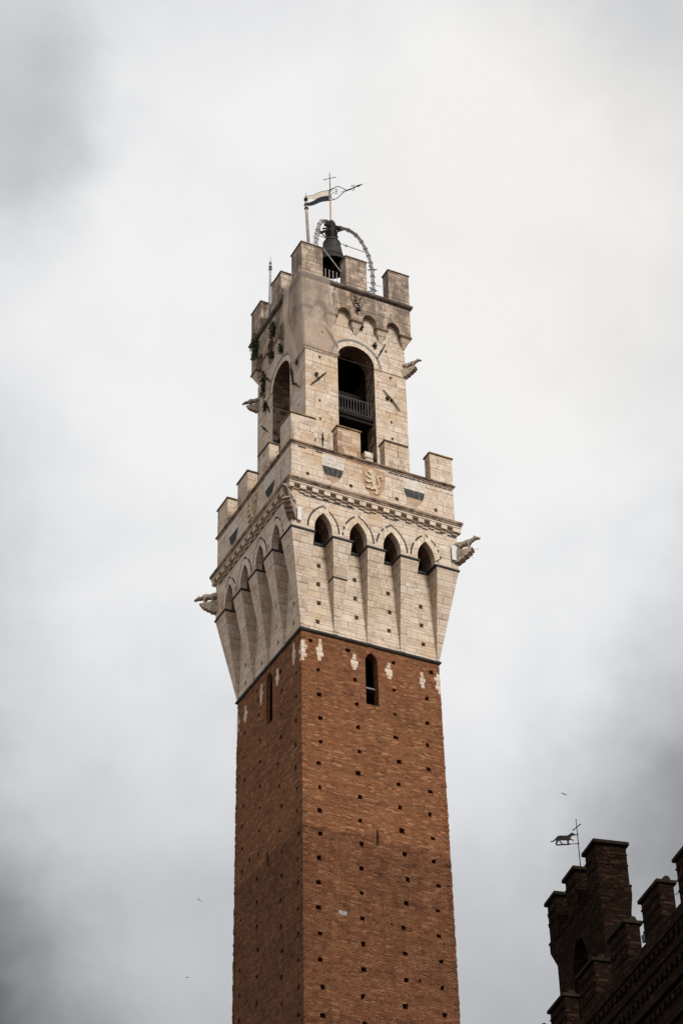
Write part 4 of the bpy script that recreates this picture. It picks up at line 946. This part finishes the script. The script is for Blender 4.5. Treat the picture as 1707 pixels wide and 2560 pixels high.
# wolf vane on the middle battlement
wv = thing('wolf_vane', 'iron weather vane with a prowling wolf and cross on the dark bell gable', 'weather vane', (-.72, -19.75, 35.0), math.atan2(.383, -.649))
HB = [1.02, 1.37, 1.66, 1.91]   # bar, upper clip, cross arm, tip
q = MB(); q.tube([(0, 0, -.05), (0, 0, 1.95)], [.022, .014], 6); q.ball((0, 0, HB[0]), .035); q.ball((0, 0, HB[1]), .035); q.ball((0, 0, 1.95), .025); q.build('pole', 'iron', wv)
q = MB(); a = math.atan2(.383, -.649); dx = Vector((math.cos(-a) * 0 - math.sin(-a) * 1, 0, 0))
ca = Vector((0, 1, 0)); ca.rotate(Matrix.Rotation(-a, 3, 'Z'))
q.tube([ca * -.23 + Vector((0, 0, HB[2])), ca * .23 + Vector((0, 0, HB[2]))], .018, 6); q.ball(ca * -.23 + Vector((0, 0, HB[2])), .026); q.ball(ca * .23 + Vector((0, 0, HB[2])), .026); q.build('cross_arm', 'iron', wv)
q = MB(); q.tube([(0, 0, HB[0]), (.76, 0, HB[0])], .014, 5); q.box(.27, .77, -.016, .016, HB[0] - .03, HB[0] + .01); q.tube([(0, 0, HB[1]), (.13, 0, HB[1] - .02)], .011, 5); q.build('bar', 'iron', wv)
# outline: x measured from the pole outwards (head nearest the pole), z above the bar
WOLF = [(.10,.345),(.125,.37),(.115,.40),(.15,.41),(.165,.455),(.185,.43),(.21,.43),(.27,.37),(.36,.325),(.47,.335),(.60,.345),(.68,.325),(.73,.27),(.80,.20),(.90,.15),(.96,.155),(.955,.175),(.87,.205),(.80,.265),(.76,.325)]
WOLF = [(.10,.335),(.075,.36),(.12,.375),(.13,.40),(.16,.405),(.17,.45),(.19,.425),(.215,.425),(.28,.365),(.36,.325),(.47,.33),(.60,.345),(.68,.335),(.735,.29),(.79,.22),(.86,.16),(.95,.125),(.955,.15),(.88,.185),(.81,.25),(.765,.315),
        ]
body = [(.075,.362),(.115,.378),(.13,.402),(.158,.405),(.168,.452),(.188,.425),(.215,.425),(.28,.37),(.36,.33),(.47,.332),(.60,.345),(.675,.335),(.735,.285),(.80,.21),(.87,.155),(.955,.13),(.95,.112),(.85,.125),(.78,.165),(.73,.215),(.735,.15),(.765,.08),(.76,.005),(.715,.0),(.725,.06),(.69,.11),(.655,.165),(.645,.155),(.60,.09),(.545,.02),(.53,.0),(.585,.0),(.625,.05),(.66,.11)]
# body and legs as one cut plate
body = [(.06,.345),(.075,.372),(.115,.382),(.13,.405),(.158,.407),(.168,.455),(.188,.428),(.215,.425),(.28,.37),(.36,.33),(.47,.332),(.60,.345),(.675,.335),(.735,.285),(.80,.21),(.87,.155),(.955,.132),(.95,.112),(.85,.122),(.785,.16),(.755,.20),
        (.765,.12),(.79,.05),(.775,.0),(.725,.0),(.735,.04),(.705,.09),(.675,.14),(.655,.155),
        (.635,.10),(.585,.03),(.53,.0),(.515,.015),(.555,.05),(.60,.12),(.60,.17),
        (.57,.15),(.54,.165),(.515,.14),(.49,.16),(.46,.14),(.43,.16),(.395,.15),
        (.375,.10),(.385,.05),(.36,.0),(.305,.0),(.325,.06),(.315,.13),
        (.26,.16),(.215,.155),(.155,.10),(.145,.12),(.20,.185),(.255,.20),(.245,.25),(.20,.30),(.16,.325),(.12,.315),(.085,.325)]
q = MB(); q.prism([(x, z + HB[0]) for x, z in body], -.012, .012); q.build('wolf', 'iron', wv)
# floodlight in the gap of the palace battlements
fl = thing('floodlight', 'small floodlight clamped in the gap between the palace battlements', 'floodlight', tuple(Matrix.Translation((-4.204, -23.384, 0)) @ Matrix.Rotation(math.pi / 2 - PA, 4, 'Z') @ Vector((-6.1, -.2, 27.05))), math.pi / 2 - PA)
q = MB(); q.tube([(0, 0, 0), (0, 0, .3)], .02, 6); q.tube([(-.14, 0, .3), (.14, 0, .3)], .018, 6); q.build('stand', 'iron', fl)
q = MB(); q.hexa([(-.13, -.06, .28), (.13, -.06, .28), (.13, .08, .24), (-.13, .08, .24)], [(-.13, -.05, .5), (.13, -.05, .5), (.13, .10, .46), (-.13, .10, .46)]); q.build('lamp_head', 'glass_lamp', fl, bevel=.015)

# ================================================================ SWIFTS
def swift(label, dirn, dist, heading, bank, scale=1.0):
    o = thing('swift', label, 'bird', tuple(CAM + Vector(dirn).normalized() * dist), heading, 'swifts in flight round the tower')
    o.rotation_euler = (bank, 0, heading); o.scale = (scale,) * 3
    q = MB(); q.tube([(.085, 0, 0), (.06, 0, .004), (.02, 0, .004), (-.03, 0, 0), (-.06, 0, 0)], [.006, .018, .021, .014, .008], 8)
    q.prism([(-.05, .0), (-.10, .02), (-.085, .0)], -.01, -.004)
    q.f = q.f
    for sy in (-1, 1):
        q.box(-.115, -.05, min(sy * .004, sy * .018), max(sy * .004, sy * .018), -.003, .003)
    q.build('bird_body', 'feather', o, smooth=True)
    for sy in (-1, 1):
        w_ = MB(); P = [(.055, .01), (.065, .07), (.04, .14), (-.03, .205), (-.08, .235), (-.05, .17), (-.03, .11), (-.035, .05), (-.04, .01)]
        n = len(P); a = [w_.pt((x, sy * y, .006 + .10 * y)) for x, y in P]; b_ = [w_.pt((x, sy * y, .001 + .10 * y)) for x, y in P]
        for t in tessellate_polygon([[Vector((x, y, 0)) for x, y in P]]): w_.f.append([a[j] for j in t]); w_.f.append([b_[j] for j in t][::-1])
        for i in range(n): w_.f.append([a[i], a[(i + 1) % n], b_[(i + 1) % n], b_[i]])
        w_.build('wing', 'feather', o)
swift('dark swift with spread wings high above the wolf vane', (.4851, .7291, .4828), 98, math.radians(205), math.radians(-38), 1.15)
swift('swift gliding in the grey sky left of the brick shaft', (.3432, .8275, .4443), 125, math.radians(225), math.radians(-42), 1.1)
swift('tiny distant swift at the lower left near dark cloud', (.3447, .8434, .4122), 180, math.radians(200), math.radians(-10))
swift('swift passing before the rightmost corbel arch of the tower', (.4104, .7047, .5788), 92, math.radians(250), math.radians(35), .95)
swift('swift in the gap between the two rightmost palace battlements', (.537, .7209, .4382), 120, math.radians(240), math.radians(20), .9)
